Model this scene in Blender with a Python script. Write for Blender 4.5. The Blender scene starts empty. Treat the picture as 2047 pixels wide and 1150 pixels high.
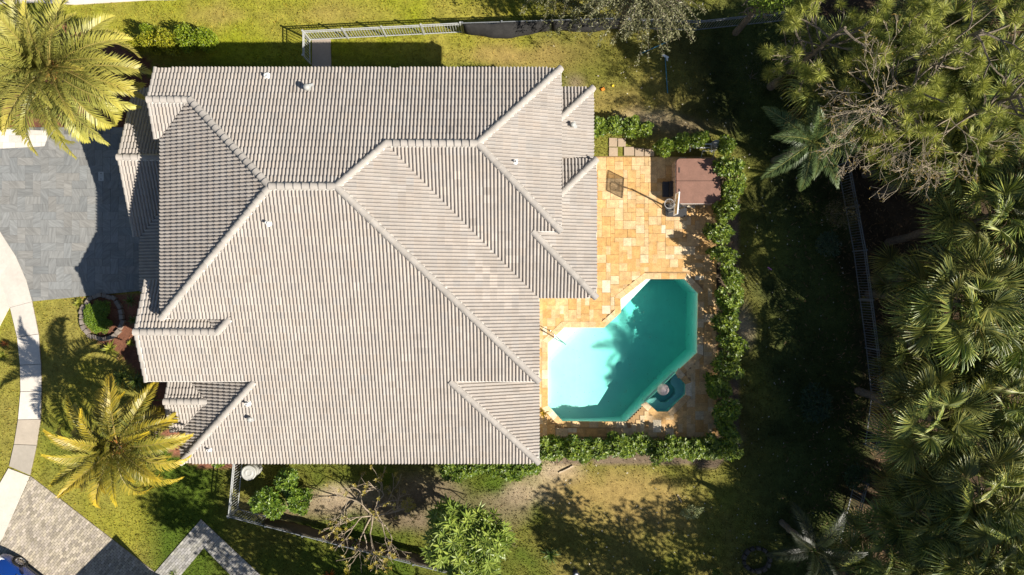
import bpy, bmesh, math, random
import numpy as np
from mathutils import Vector, Matrix

# ------------------------------------------------------------------ camera, sky, sun, exposure
S = bpy.context.scene
COL = S.collection
SC, CH = 0.024, 33.0                     # metres of ground per photo pixel, height of the drone
cam = bpy.data.cameras.new('camera')
cam.sensor_width = 36.0
cam.lens = 36.0 * (CH / SC) / 2047.0
cam.clip_start, cam.clip_end = 0.5, 2000
co = bpy.data.objects.new('camera', cam)
co.location = (0, 0, CH)
COL.objects.link(co)
S.camera = co

SUN_EL = math.radians(39.0)
hx, hy = 0.8945, -0.447                  # horizontal direction towards the sun
W = bpy.data.worlds.new('World')
S.world = W
W.use_nodes = True
nt = W.node_tree
bg = nt.nodes['Background']
sky = nt.nodes.new('ShaderNodeTexSky')
sky.sky_type = 'NISHITA'
sky.sun_disc = False
sky.sun_elevation = SUN_EL
sky.sun_rotation = math.atan2(hx, hy)
sky.air_density, sky.dust_density, sky.ozone_density = 1.0, 0.6, 1.5
nt.links.new(sky.outputs[0], bg.inputs[0])
bg.inputs[1].default_value = 0.05
sl = bpy.data.lights.new('sun', 'SUN')
sl.energy = 5.0
sl.angle = math.radians(0.53)
sl.color = (1.0, 0.93, 0.82)
so = bpy.data.objects.new('sun', sl)
tosun = Vector((hx * math.cos(SUN_EL), hy * math.cos(SUN_EL), math.sin(SUN_EL)))
so.rotation_euler = tosun.to_track_quat('Z', 'Y').to_euler()
so.location = (30, -15, 40)
COL.objects.link(so)
S.view_settings.view_transform = 'Standard'
S.view_settings.look = 'None'
S.view_settings.gamma = 1.0
S.view_settings.use_curve_mapping = False
S.view_settings.exposure = 0.95
S.cycles.use_denoising = True
S.cycles.max_bounces = 8
S.cycles.transparent_max_bounces = 16

R = random.Random(7)
NR = np.random.default_rng(11)
PI = math.pi

# ------------------------------------------------------------------ helpers
def P(u, v, z=0.0):
    """point of the place at height z that the photograph shows at pixel (u, v)"""
    k = SC * (1 - z / CH)
    return Vector(((u - 1023.5) * k, (575 - v) * k, z))
def G(u, v, z=0.0):
    """point at plan position given in ground pixels"""
    return Vector(((u - 1023.5) * SC, (575 - v) * SC, z))
def G2(u, v): return ((u - 1023.5) * SC, (575 - v) * SC)

def ob(name, data, parent=None, loc=(0, 0, 0), rot=(0, 0, 0), scale=(1, 1, 1), label=None, cat=None, group=None, kind=None, mw=None, color=None):
    o = bpy.data.objects.new(name, data)
    COL.objects.link(o)
    if parent: o.parent = parent
    if mw is not None: o.matrix_basis = mw
    else:
        o.location, o.rotation_euler, o.scale = loc, rot, scale
    if label: o['label'] = label
    if cat: o['category'] = cat
    if group: o['group'] = group
    if kind: o['kind'] = kind
    if color: o.color = (*color, 1)
    return o

class MB:
    """collects vertices, faces and vertex tints; build() makes one mesh"""
    def __init__(s): s.V, s.F, s.C, s.n = [], [], [], 0
    def add(s, V, F, c=(1, 1, 1)):
        V = np.asarray(V, dtype=np.float32).reshape(-1, 3)
        c = np.asarray(c, dtype=np.float32)
        if c.ndim == 1: c = np.tile(c, (len(V), 1))
        s.V.append(V); s.C.append(c)
        if isinstance(F, np.ndarray): s.F.append(F + s.n)
        else: s.F.extend(np.asarray([f], dtype=np.int64) + s.n for f in F)
        s.n += len(V)
        return s
    def box(s, c, d, rz=0.0, col=(1, 1, 1), taper=1.0):
        x, y, z = d[0] / 2, d[1] / 2, d[2] / 2
        pts = []
        for sz in (-1, 1):
            t = taper if sz > 0 else 1
            for sx, sy in ((-1, -1), (1, -1), (1, 1), (-1, 1)):
                px, py = sx * x * t, sy * y * t
                pts.append((c[0] + px * math.cos(rz) - py * math.sin(rz), c[1] + px * math.sin(rz) + py * math.cos(rz), c[2] + sz * z))
        s.add(pts, np.array([[0, 3, 2, 1], [4, 5, 6, 7], [0, 1, 5, 4], [1, 2, 6, 5], [2, 3, 7, 6], [3, 0, 4, 7]]), col)
        return s
    def tube(s, pts, rad, n=6, col=(1, 1, 1), caps=True):
        pts = [Vector(p) for p in pts]
        if not hasattr(rad, '__len__'): rad = [rad] * len(pts)
        V, F = [], []
        for i, p in enumerate(pts):
            d = (pts[min(i + 1, len(pts) - 1)] - pts[max(i - 1, 0)]).normalized()
            a = d.cross(Vector((0, 0, 1)) if abs(d.z) < .9 else Vector((1, 0, 0))).normalized()
            b = d.cross(a)
            for k in range(n):
                t = 2 * PI * k / n
                V.append(p + (a * math.cos(t) + b * math.sin(t)) * rad[i])
        for i in range(len(pts) - 1):
            for k in range(n):
                k2 = (k + 1) % n
                F.append([i * n + k, i * n + k2, (i + 1) * n + k2, (i + 1) * n + k])
        s.add(V, np.array(F), col)
        if caps:
            s.F.append(np.array([list(range(n))]) + s.n - len(V))
            s.F.append(np.array([list(range(n))[::-1]]) + s.n - n)
        return s
    def lathe(s, prof, n=16, c=(0, 0, 0), col=(1, 1, 1)):
        V, F = [], []
        for r, z in prof:
            for k in range(n):
                t = 2 * PI * k / n
                V.append((c[0] + r * math.cos(t), c[1] + r * math.sin(t), c[2] + z))
        for i in range(len(prof) - 1):
            for k in range(n):
                k2 = (k + 1) % n
                F.append([i * n + k, i * n + k2, (i + 1) * n + k2, (i + 1) * n + k])
        s.add(V, np.array(F), col)
        return s
    def prism(s, poly, z0, z1, col=(1, 1, 1)):
        n = len(poly)
        V = [(x, y, z0) for x, y in poly] + [(x, y, z1) for x, y in poly]
        a = sum(poly[i][0] * poly[(i + 1) % n][1] - poly[(i + 1) % n][0] * poly[i][1] for i in range(n))
        up = list(range(n, 2 * n))
        F = [up if a > 0 else up[::-1], (list(range(n))[::-1] if a > 0 else list(range(n)))]
        for i in range(n):
            j = (i + 1) % n
            F.append([i, j, n + j, n + i] if a > 0 else [j, i, n + i, n + j])
        s.add(V, F, col)
        return s
    def mesh(s, name, mat, smooth=False):
        me = bpy.data.meshes.new(name)
        V = np.concatenate(s.V) if s.V else np.zeros((0, 3), np.float32)
        tot, idx = [], []
        for f in s.F:
            tot.append(np.full(len(f), f.shape[1], np.int32)); idx.append(f.ravel())
        tot = np.concatenate(tot); idx = np.concatenate(idx).astype(np.int32)
        me.vertices.add(len(V)); me.vertices.foreach_set('co', V.ravel())
        me.loops.add(len(idx)); me.loops.foreach_set('vertex_index', idx)
        me.polygons.add(len(tot))
        st = np.zeros(len(tot), np.int32); st[1:] = np.cumsum(tot)[:-1]
        me.polygons.foreach_set('loop_start', st); me.polygons.foreach_set('loop_total', tot)
        me.polygons.foreach_set('use_smooth', np.full(len(tot), bool(smooth)))
        me.update(calc_edges=True)
        C = np.concatenate(s.C); C = np.concatenate([C, np.ones((len(C), 1), np.float32)], 1)
        at = me.color_attributes.new('tint', 'FLOAT_COLOR', 'POINT')
        at.data.foreach_set('color', C.ravel())
        if mat: me.materials.append(mat)
        return me
    def build(s, name, mat, parent=None, smooth=False, **k):
        return ob(name, s.mesh(name, mat, smooth), parent, **k)

def empty(name, loc, rz=0, **k): return ob(name, None, None, loc=loc, rot=(0, 0, rz), **k)

def M(name, col, rough=.6, spec=.4, nscale=0, namt=.25, bump=0, bscale=None, metal=0, trans=0, coat=0, streak=False, n2=None, coords='Object', sheen=0):
    m = bpy.data.materials.new(name)
    m.use_nodes = True
    t = m.node_tree; N = t.nodes; L = t.links
    b = N['Principled BSDF']
    b.inputs['Roughness'].default_value = rough
    b.inputs['Specular IOR Level'].default_value = spec
    b.inputs['Metallic'].default_value = metal
    b.inputs['Coat Weight'].default_value = coat
    at = N.new('ShaderNodeAttribute'); at.attribute_name = 'tint'
    oi = N.new('ShaderNodeObjectInfo')
    m1 = N.new('ShaderNodeMix'); m1.data_type = 'RGBA'; m1.blend_type = 'MULTIPLY'; m1.inputs[0].default_value = 1
    m1.inputs[6].default_value = (*col, 1); L.new(at.outputs['Color'], m1.inputs[7])
    m2 = N.new('ShaderNodeMix'); m2.data_type = 'RGBA'; m2.blend_type = 'MULTIPLY'; m2.inputs[0].default_value = 1
    L.new(m1.outputs[2], m2.inputs[6]); L.new(oi.outputs['Color'], m2.inputs[7])
    out = m2.outputs[2]
    tc = N.new('ShaderNodeTexCoord')
    vec = tc.outputs['Object'] if coords == 'Object' else None
    if coords == 'World':
        ge = N.new('ShaderNodeNewGeometry'); vec = ge.outputs['Position']
    if streak:
        mu = N.new('ShaderNodeMath'); mu.operation = 'MULTIPLY'; mu.inputs[1].default_value = 40
        L.new(oi.outputs['Random'], mu.inputs[0])
        vr = N.new('ShaderNodeVectorRotate'); vr.rotation_type = 'Z_AXIS'
        L.new(tc.outputs['Object'], vr.inputs['Vector']); L.new(mu.outputs[0], vr.inputs['Angle'])
        ad = N.new('ShaderNodeVectorMath'); ad.operation = 'ADD'
        L.new(vr.outputs[0], ad.inputs[0]); L.new(mu.outputs[0], ad.inputs[1])
        mp = N.new('ShaderNodeMapping'); mp.inputs['Scale'].default_value = streak
        L.new(ad.outputs[0], mp.inputs[0]); vec = mp.outputs[0]
    for sc_, am_ in ([(nscale, namt)] if nscale else []) + (n2 or []):
        no = N.new('ShaderNodeTexNoise'); no.inputs['Scale'].default_value = sc_; no.inputs['Detail'].default_value = 5
        no.inputs['Roughness'].default_value = .65
        L.new(vec, no.inputs['Vector'])
        mr = N.new('ShaderNodeMapRange'); mr.inputs[1].default_value = .3; mr.inputs[2].default_value = .7
        mr.inputs[3].default_value = 1 - am_; mr.inputs[4].default_value = 1 + am_
        L.new(no.outputs[0], mr.inputs[0])
        mm = N.new('ShaderNodeVectorMath'); mm.operation = 'SCALE'
        L.new(out, mm.inputs[0]); L.new(mr.outputs[0], mm.inputs['Scale'])
        out = mm.outputs[0]
    L.new(out, b.inputs['Base Color'])
    if bump:
        no = N.new('ShaderNodeTexNoise'); no.inputs['Scale'].default_value = bscale or 40; no.inputs['Detail'].default_value = 4
        if vec: L.new(vec, no.inputs['Vector'])
        bp = N.new('ShaderNodeBump'); bp.inputs['Strength'].default_value = bump; bp.inputs['Distance'].default_value = .03
        L.new(no.outputs[0], bp.inputs['Height']); L.new(bp.outputs[0], b.inputs['Normal'])
    if trans:
        tr = N.new('ShaderNodeBsdfTranslucent'); L.new(out, tr.inputs[0])
        mx = N.new('ShaderNodeMixShader'); mx.inputs[0].default_value = trans
        L.new(b.outputs[0], mx.inputs[1]); L.new(tr.outputs[0], mx.inputs[2])
        L.new(mx.outputs[0], N['Material Output'].inputs[0])
    return m

MT = dict(
    tile=M('roof_tile', (.335, .302, .27), .85, .25, 1.3, .06, .25, 60, coords='World', n2=[(14, .07), (.35, .05)]),
    cap=M('ridge_tile', (.335, .308, .28), .85, .25, 3, .10, .3, 50, coords='World'),
    mortar=M('white_mortar', (.60, .58, .54), .9, .2, 8, .15),
    stucco=M('stucco', (.62, .57, .49), .9, .2, 6, .06, .2, 90),
    fascia=M('fascia', (.7, .69, .66), .6, .3),
    glass=M('window_glass', (.03, .04, .05), .05, .8),
    white=M('white_paint', (.78, .78, .76), .5, .4, 9, .06),
    bark=M('bark', (.17, .14, .105), .95, .2, 9, .4, .8, 18),
    palmbark=M('palm_bark', (.15, .12, .09), .95, .2, 12, .4, .9, 14),
    deadtwig=M('dead_twig', (.34, .28, .20), .95, .15, 9, .3),
    twig=M('pale_twig', (.29, .235, .17), .9, .2, 9, .25),
    leaf=M('leaf', (1, 1, 1), .42, .45, trans=.28),
    fan=M('fan_leaf', (1, 1, 1), .46, .4, trans=.22),
    frond=M('palm_frond', (1, 1, 1), .45, .45, trans=.25),
    needle=M('needles', (1, 1, 1), .55, .35, trans=.2),
    grass=M('grass_blades', (1, 1, 1), .7, .25, trans=.3),
    ground=M('lawn_ground', (1, 1, 1), .95, .15, 2.2, .28, .6, 30, coords='World', n2=[(16, .32), (60, .25)]),
    slate=M('slate_paver', (.20, .203, .197), .75, .35, 1.6, .25, .15, 3, streak=(1, 7, 1)),
    trav=M('travertine', (1, 1, 1), .75, .3, 4, .22, .1, 20, n2=[(20, .22), (.5, .08)], coords='World'),
    joint=M('patio_joint', (.33, .21, .10), .9, .2, 6, .2, coords='World'),
    conc=M('concrete', (.56, .515, .455), .85, .25, 1.1, .09, .15, 60, coords='World', n2=[(9, .06)]),
    brick=M('paver_brick', (.37, .34, .30), .9, .2, 3, .1, .2, 40, coords='World'),
    alu=M('aluminium', (.40, .41, .40), .5, .5, 5, .1),
    bronze=M('dark_metal', (.17, .18, .19), .5, .5, 5, .15),
    cloth=M('shade_cloth', (.028, .027, .026), .85, .2, 5, .25, .5, 30),
    tubcover=M('vinyl_cover', (.20, .105, .075), .5, .4, 3, .14, .15, 12, n2=[(14, .1)]),
    tubside=M('tub_side', (.28, .21, .16), .7, .3, 5, .2),
    black=M('black_plastic', (.025, .026, .028), .5, .5, 8, .2),
    steel=M('steel', (.6, .6, .6), .25, .5, metal=1),
    plaster=M('pool_plaster', (.66, .73, .68), .8, .2, 1.2, .05, coords='World'),
    pebble=M('pink_stone', (.74, .60, .54), .8, .3, 5, .35, .3, 20, n2=[(14, .25)]),
    stone=M('grey_block', (.23, .20, .175), .9, .2, 6, .2, .4, 25),
    mulch=M('mulch_chips', (1, 1, 1), .95, .1),
    car=M('blue_car_paint', (.004, .035, .20), .25, .6, coat=1),
    cardark=M('car_trim', (.03, .032, .036), .35, .5),
    rubber=M('rubber', (.018, .018, .018), .8, .3),
    rim=M('alloy_rim', (.55, .53, .5), .3, .5, metal=.9),
    lamp=M('lamp_lens', (.75, .77, .8), .1, .6),
    bluepole=M('blue_pole', (.03, .22, .33), .4, .5),
    screen=M('screen_cloth', (.085, .070, .052), .9, .15, 6, .2, .4, 30),
    drum=M('grey_drum', (.34, .34, .32), .55, .4, 6, .12),
    wood=M('weathered_plank', (.45, .36, .25), .9, .2, 8, .25),
    board=M('dirty_backboard', (.55, .38, .12), .6, .4, 9, .3),
    orange=M('orange_plastic', (.75, .25, .03), .5, .4),
    yellow=M('yellow_plastic', (.75, .55, .04), .5, .4),
    pink=M('pink_plastic', (.65, .25, .5), .5, .4),
)

def poly_in(poly, x, y):
    """numpy point in polygon"""
    x = np.asarray(x); y = np.asarray(y)
    ins = np.zeros(x.shape, bool)
    n = len(poly)
    for i in range(n):
        x0, y0 = poly[i]; x1, y1 = poly[(i + 1) % n]
        c = ((y0 > y) != (y1 > y))
        if y1 != y0:
            ins ^= c & (x < (x1 - x0) * (y - y0) / (y1 - y0) + x0)
    return ins
def clip_half(poly, a, b):
    """keep the part of a polygon (3D points) left of the plan line a->b"""
    out = []
    ex, ey = b[0] - a[0], b[1] - a[1]
    n = len(poly)
    ds = [ex * (p[1] - a[1]) - ey * (p[0] - a[0]) for p in poly]
    for i in range(n):
        p, q, dp, dq = poly[i], poly[(i + 1) % n], ds[i], ds[(i + 1) % n]
        if dp >= -1e-9: out.append(p)
        if (dp > 1e-9 and dq < -1e-9) or (dp < -1e-9 and dq > 1e-9):
            t = dp / (dp - dq)
            out.append(tuple(p[k] + t * (q[k] - p[k]) for k in range(len(p))))
    return out
def ccw(poly):
    a = sum(poly[i][0] * poly[(i + 1) % len(poly)][1] - poly[(i + 1) % len(poly)][0] * poly[i][1] for i in range(len(poly)))
    return poly if a > 0 else poly[::-1]
def clip_poly(poly, conv):
    for i in range(len(conv)):
        poly = clip_half(poly, conv[i], conv[(i + 1) % len(conv)])
        if len(poly) < 3: return []
    return poly
def pxp(pts): return [G2(*p) for p in pts]

# ------------------------------------------------------------------ the ground
POOL = pxp([(1094, 686), (1127, 654), (1207, 654), (1240, 624), (1239, 598), (1291, 557), (1368, 557), (1396, 586), (1394, 706), (1351, 746), (1250, 844), (1124, 843), (1094, 811)])
SPA = pxp([(1351, 746), (1371, 768), (1371, 789), (1335, 824), (1313, 824), (1291, 804)])
PATIO = pxp([(1000, 560), (1100, 560), (1100, 315), (1432, 315), (1434, 872), (1340, 880), (1000, 878)])
def grow(poly, d):
    c = np.mean(poly, 0)
    return [tuple(c + (np.array(p) - c) * (1 + d / max(.01, np.linalg.norm(np.array(p) - c)))) for p in poly]

rgb = lambda *c: np.array(c, float)
GREEN, LIME, OLIVE, STRAW = rgb(.065, .10, .010), rgb(.21, .225, .014), rgb(.125, .12, .022), rgb(.27, .19, .065)
SOIL, SAND, LITTER, MULCH = rgb(.20, .15, .10), rgb(.42, .33, .23), rgb(.05, .034, .02), rgb(.17, .075, .045)
def noise2(x, y, s, seed):
    r = np.random.default_rng(seed)
    o = np.zeros_like(x)
    for k in range(7):
        a = r.uniform(0, 2 * PI); f = s * r.uniform(.6, 1.9); ph = r.uniform(0, 6.28)
        o += np.sin((x * math.cos(a) + y * math.sin(a)) * f + ph + 1.3 * np.sin((x * math.sin(a) - y * math.cos(a)) * f * .7 + ph))
    return o / 7
def soft(d, w): return np.clip(.5 - d / w, 0, 1)
PATCH = [  # u, v, ru, rv, colour, strength
    (1115, 945, 55, 26, SAND, .95), (1060, 985, 70, 25, SAND, .7), (1200, 985, 120, 55, STRAW, .9), (1300, 1010, 110, 55, STRAW, .75), (1180, 1090, 150, 50, STRAW * .8, .5),
    (1150, 165, 24, 20, SOIL, .9), (1290, 235, 60, 22, SAND, .7), (1350, 255, 90, 20, SOIL, .7), (1080, 115, 110, 30, STRAW, .7), (980, 110, 70, 20, STRAW, .5),
    (1240, 200, 90, 50, STRAW, .55), (1210, 130, 90, 50, OLIVE, .7), (690, 1000, 85, 28, SAND, .8), (850, 970, 70, 30, SOIL, .75), (780, 1010, 90, 40, SOIL * .8, .85), (600, 1020, 120, 22, SOIL, .7),
    (1480, 650, 26, 45, SAND, .75), (1450, 880, 30, 22, SAND, .6), (1150, 1090, 110, 40, OLIVE, .8), (890, 1010, 70, 40, SOIL * .7, .9), (840, 1040, 60, 25, SOIL * .8, .8), (1010, 1010, 60, 40, SOIL, .7),
    (640, 95, 60, 16, LIME, .5), (200, 660, 75, 80, MULCH, 0), (120, 880, 60, 70, GREEN, .6), (660, 30, 120, 18, STRAW, .35), (420, 30, 90, 18, STRAW, .35)]
def ground_colour(x, y):
    u = np.asarray(x) / SC + 1023.5; v = 575 - np.asarray(y) / SC
    n1, n2, n3 = noise2(x, y, .55, 1), noise2(x, y, 1.7, 2), noise2(x, y, 4.5, 3)
    w = np.clip(.5 + .8 * n1 + .5 * n2 + .3 * n3, 0, 1)[:, None]
    base = np.zeros((len(u), 3)) + GREEN
    top = soft(v - 130 + 12 * n2, 40)[:, None] * soft(u - 1080, 120)[:, None]
    base = base * (1 - top) + (LIME * (.55 + .45 * w) + STRAW * .45 * (1 - w)) * top
    back = soft(1085 - u, 60)[:, None]
    base = base * (1 - back) + (OLIVE * (.35 + .65 * w) + STRAW * .5 * (1 - w) * .9 + GREEN * .25) * back
    left = (soft(u - 300, 60) * soft(560 - v, 40))[:, None]
    base = base * (1 - left) + (LIME * .70 * w + OLIVE * (1 - w) * 1.15 + STRAW * .26) * left
    side = (soft(900 - v, 30) * soft(u - 1090, 60) * soft(440 - u, 60))[:, None]
    base = base * (1 - side) + (GREEN * w + OLIVE * (1 - w)) * side
    east = soft(np.interp(v, [0, 60, 240, 330], [1420, 1380, 1400, 1500]) - u + 60 * n2 + 40 * n1, 130)[:, None]  # tree shade darkened into the ground and grass colour of the east lawn
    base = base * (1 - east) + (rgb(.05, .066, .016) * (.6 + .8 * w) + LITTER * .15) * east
    for pu, pv, ru, rv, c, st in PATCH:
        d = np.sqrt(((u - pu) / ru) ** 2 + ((v - pv) / rv) ** 2) + .35 * n2 + .2 * n3
        k = (np.clip(1.35 - d, 0, 1) * st)[:, None]
        base = base * (1 - k) + c * k
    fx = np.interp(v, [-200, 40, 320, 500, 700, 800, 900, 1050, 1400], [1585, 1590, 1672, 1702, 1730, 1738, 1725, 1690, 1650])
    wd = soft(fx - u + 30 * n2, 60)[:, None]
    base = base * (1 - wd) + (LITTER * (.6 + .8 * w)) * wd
    def bed(poly, c, st=1.0):
        k = (poly_in(poly, u + 5 * n3, v + 5 * n2) * st)[:, None]
        return base * (1 - k) + c * (.7 + .6 * w) * k
    base = bed([(165, 592), (420, 585), (460, 760), (300, 775), (262, 740), (232, 700), (200, 690), (172, 650)], MULCH)
    base = bed([(290, 770), (480, 760), (480, 940), (400, 935), (340, 905), (310, 850)], MULCH * 1.3)
    base = bed([(180, 60), (300, 120), (300, 150), (390, 150), (390, 260), (180, 262), (60, 268), (0, 262), (0, 100), (100, 40)], MULCH * .9)
    base = bed([(1412, 320), (1475, 320), (1478, 905), (1440, 935), (1085, 925), (1085, 882), (1428, 878)], SOIL * .7)
    return base

def cut(a, b, st): return list(np.arange(a, b, st)) + [b]
gx = [-600, -250, -90, -45] + cut(-29, 29, .2) + [45, 90, 250, 600]
gy = [-600, -250, -80, -32] + cut(-18, 18, .2) + [32, 80, 250, 600]
GX, GY = np.meshgrid(gx, gy)
gv = np.stack([GX.ravel(), GY.ravel(), (noise2(GX.ravel(), GY.ravel(), 1.1, 5) * .02 - .012)], 1)
nx, ny = len(gx), len(gy)
ii, jj = np.meshgrid(np.arange(nx - 1), np.arange(ny - 1))
q = (jj * nx + ii).ravel()
quads = np.stack([q, q + 1, q + nx + 1, q + nx], 1)
cen = gv[quads].mean(1)
keep = ~(poly_in(grow(POOL, .1), cen[:, 0], cen[:, 1]) | poly_in(grow(SPA, .1), cen[:, 0], cen[:, 1]))
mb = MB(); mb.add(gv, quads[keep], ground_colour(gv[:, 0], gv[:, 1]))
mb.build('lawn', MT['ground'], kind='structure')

# ------------------------------------------------------------------ pavements
# grey slate driveway laid in herringbone
DRIVE = [(-60, 255), (300, 255), (420, 300), (420, 568), (62, 603), (-60, 615)]
drive = MB().prism(pxp(DRIVE), -.1, .018, (.6, .58, .55)).build('driveway', MT['slate'], kind='structure')
def paver_obj(name, poly, parent, mat, z0, z1, color, gap=.006):
    c = np.mean(poly, 0)
    pl = [tuple((np.array(p[:2]) - c[:2]) * (1 - gap / max(.05, np.linalg.norm(np.array(p[:2]) - c[:2])))) for p in poly]
    m = MB().prism(ccw(pl), z0, z1)
    return m.build(name, mat, parent, loc=(c[0], c[1], 0), color=color)
bw = 15.5
dconv = ccw(pxp(DRIVE))
dset = []
for a in range(-40, 44):
    for b in range(-40, 60):
        m4 = (a - b) % 4
        if m4 == 0: r = (a, b, 2, 1)
        elif m4 == 2: r = (a, b - 1, 1, 2)
        else: continue
        u0, v0 = 20 + r[0] * bw, 300 + r[1] * bw
        if u0 > 425 or u0 < -45 or v0 > 650 or v0 < 250: continue
        pl = pxp([(u0, v0), (u0 + r[2] * bw, v0), (u0 + r[2] * bw, v0 + r[3] * bw), (u0, v0 + r[3] * bw)])
        pl = clip_poly(ccw([(x, y) for x, y in pl]), dconv)
        if len(pl) < 3: continue
        A = abs(sum(pl[i][0] * pl[(i + 1) % len(pl)][1] - pl[(i + 1) % len(pl)][0] * pl[i][1] for i in range(len(pl)))) / 2
        if A > .01: dset.append((A, pl))
dset.sort(key=lambda t: -t[0])
rest = MB()
for k, (A, pl) in enumerate(dset):
    g = R.uniform(.88, 1.12); w = R.uniform(-.02, .04)
    c = (g * (1 + w), g, g * (1 - w))
    dz = R.uniform(-.002, .003)
    if k < 300: paver_obj('paver', pl, drive, MT['slate'], -.02, .03 + dz, c)
    else: rest.prism(ccw(pl), -.02, .03, c)
if rest.n: rest.build('cut_pavers', MT['slate'], drive, kind='stuff')
# pale paving at the top of the driveway
walk = MB().prism(pxp([(-60, 255), (100, 262), (90, 293), (-60, 301)]), -.1, .02, (.75, .73, .7)).build('pale_walkway', MT['conc'], kind='structure')
for r in range(3):
    for k in range(6):
        u0 = -46 + k * 26 + (r % 2) * 13; v0 = 256 + r * 14.5
        pl = clip_poly(ccw(pxp([(u0, v0), (u0 + 26, v0), (u0 + 26, v0 + 14.5), (u0, v0 + 14.5)])), ccw(pxp([(-60, 255), (100, 262), (90, 293), (-60, 301)])))
        if len(pl) > 2:
            g = R.uniform(.9, 1.12); paver_obj('paver', pl, walk, MT['conc'], -.02, .034, (g, g, g))
# paved side path in the shade north of the garage
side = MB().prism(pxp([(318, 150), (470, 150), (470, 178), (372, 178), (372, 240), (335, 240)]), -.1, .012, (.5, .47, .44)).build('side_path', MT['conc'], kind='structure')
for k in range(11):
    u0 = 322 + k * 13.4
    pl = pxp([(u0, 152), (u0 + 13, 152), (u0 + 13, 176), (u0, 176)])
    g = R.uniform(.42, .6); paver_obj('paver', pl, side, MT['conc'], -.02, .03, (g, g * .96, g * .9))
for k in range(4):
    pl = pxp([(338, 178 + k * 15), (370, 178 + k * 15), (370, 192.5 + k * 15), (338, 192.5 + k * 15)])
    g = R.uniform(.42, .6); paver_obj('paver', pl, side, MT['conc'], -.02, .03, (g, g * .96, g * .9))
slab = MB().prism(pxp([(624, 79), (661, 79), (664, 200), (624, 200)]), -.05, .03, (.55, .5, .47)).build('concrete_pad', MT['conc'], kind='structure')

# front sidewalk: one curved run of slabs
OUT = [(-30, 425), (0, 462), (32, 512), (53, 560), (65, 603), (78, 668), (83, 728), (84, 782), (82, 838), (74, 890), (61, 950)]
INN = [(-60, 470), (-34, 510), (0, 556), (12, 590), (21, 615), (35, 674), (41, 730), (42, 783), (37, 839), (29, 888), (19, 932)]
swk = MB().prism(pxp(OUT[4:] + INN[4:][::-1]), -.12, .02, (.3, .28, .26)).build('sidewalk', MT['conc'], kind='structure')
for i in range(len(OUT) - 1):
    pl = pxp([OUT[i], OUT[i + 1], INN[i + 1], INN[i]])
    g = R.uniform(.9, 1.06)
    c = (g, g, g)
    if i == 9: c = (.62, .60, .56)
    if i == 8: c = (.72, .67, .6)
    pl2 = clip_poly(ccw([(x, y) for x, y in pl]), ccw([(x, y) for x, y in pl]))
    paver_obj('slab', pl2, swk, MT['conc'], -.05, .05, c, .016 if i > 3 else .001)
MB().prism(pxp([(-80, 440), (-60, 470), (-34, 510), (0, 556), (12, 590), (20, 614), (0, 652), (-80, 790)]), -.1, .046, (.98, .97, .95)).build('driveway_apron', MT['conc'], kind='structure')
MB().prism(pxp([(18, 936), (60, 952), (6, 1076), (-120, 1240), (-200, 1200), (-60, 1020), (-10, 985)]), -.1, .044, (.98, .97, .95)).build('neighbor_driveway_apron', MT['conc'], kind='structure')
MB().prism(pxp([(-160, -60), (360, -60), (352, 0), (300, 1), (150, 10), (70, 6), (-160, 16)]), -.1, .05, (1.1, 1.09, 1.08)).build('side_pavement', MT['conc'], kind='structure')
# neighbour's driveway and zigzag path of small bricks
def brick_field(name, poly, th, bl=9.4, bwid=4.8, tint=(1, 1, 1), convex=None):
    base = MB().prism(pxp(poly), -.1, .012, (.5, .48, .45)).build(name, MT['brick'], kind='structure')
    f = MB()
    up = np.array(poly); c = up.mean(0)
    ca, sa = math.cos(th), math.sin(th)
    rad = np.linalg.norm(up - c, axis=1).max()
    n = int(rad / bwid) + 2
    parts = [ccw(pxp(q_)) for q_ in (convex or [poly])]
    for r in range(-n, n):
        for k in range(-int(rad / bl) - 2, int(rad / bl) + 2):
            lu, lv = (k + (r % 2) * .5) * bl, r * bwid
            cu, cv = c[0] + lu * ca - lv * sa, c[1] + lu * sa + lv * ca
            if cu < -40 or cv > 1190 or cu > 600 or cv < 900: continue
            g = R.choice([.72, .85, .95, 1, 1.08, 1.2]) * R.uniform(.92, 1.08)
            col = (g * tint[0], g * tint[1], g * tint[2] * R.uniform(.92, 1.02))
            x, y = G2(cu, cv); hx_, hy_ = bl * SC / 2 - .006, bwid * SC / 2 - .006
            cs_ = [(x + p_ * hx_ * ca + q_ * hy_ * sa, y - p_ * hx_ * sa + q_ * hy_ * ca) for p_, q_ in ((-1, -1), (1, -1), (1, 1), (-1, 1))]
            dz = R.uniform(-.002, .003)
            for cp in parts:
                pc = clip_poly(ccw(cs_), cp)
                if len(pc) > 2: f.prism(pc, -.01, .034 + dz, col)
    f.build('paver_bricks', MT['brick'], base, kind='stuff')
    return base
brick_field('neighbor_driveway', [(62, 952), (312, 1145), (420, 1240), (200, 1400), (-200, 1300), (5, 1078)], math.radians(-52), tint=(1.0, .95, .88), convex=[[(62, 952), (312, 1145), (420, 1240), (200, 1400), (-60, 1300), (5, 1078)]])
brick_field('neighbor_path', [(300, 1156), (402, 1038), (560, 1186), (520, 1210), (408, 1095), (345, 1170)], math.radians(-49), tint=(.8, .84, .9), convex=[[(300, 1156), (402, 1038), (408, 1095), (345, 1170)], [(402, 1038), (560, 1186), (520, 1210), (408, 1095)]])  # same bricks as the driveway; shade is put into the cool, dim tint

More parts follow.
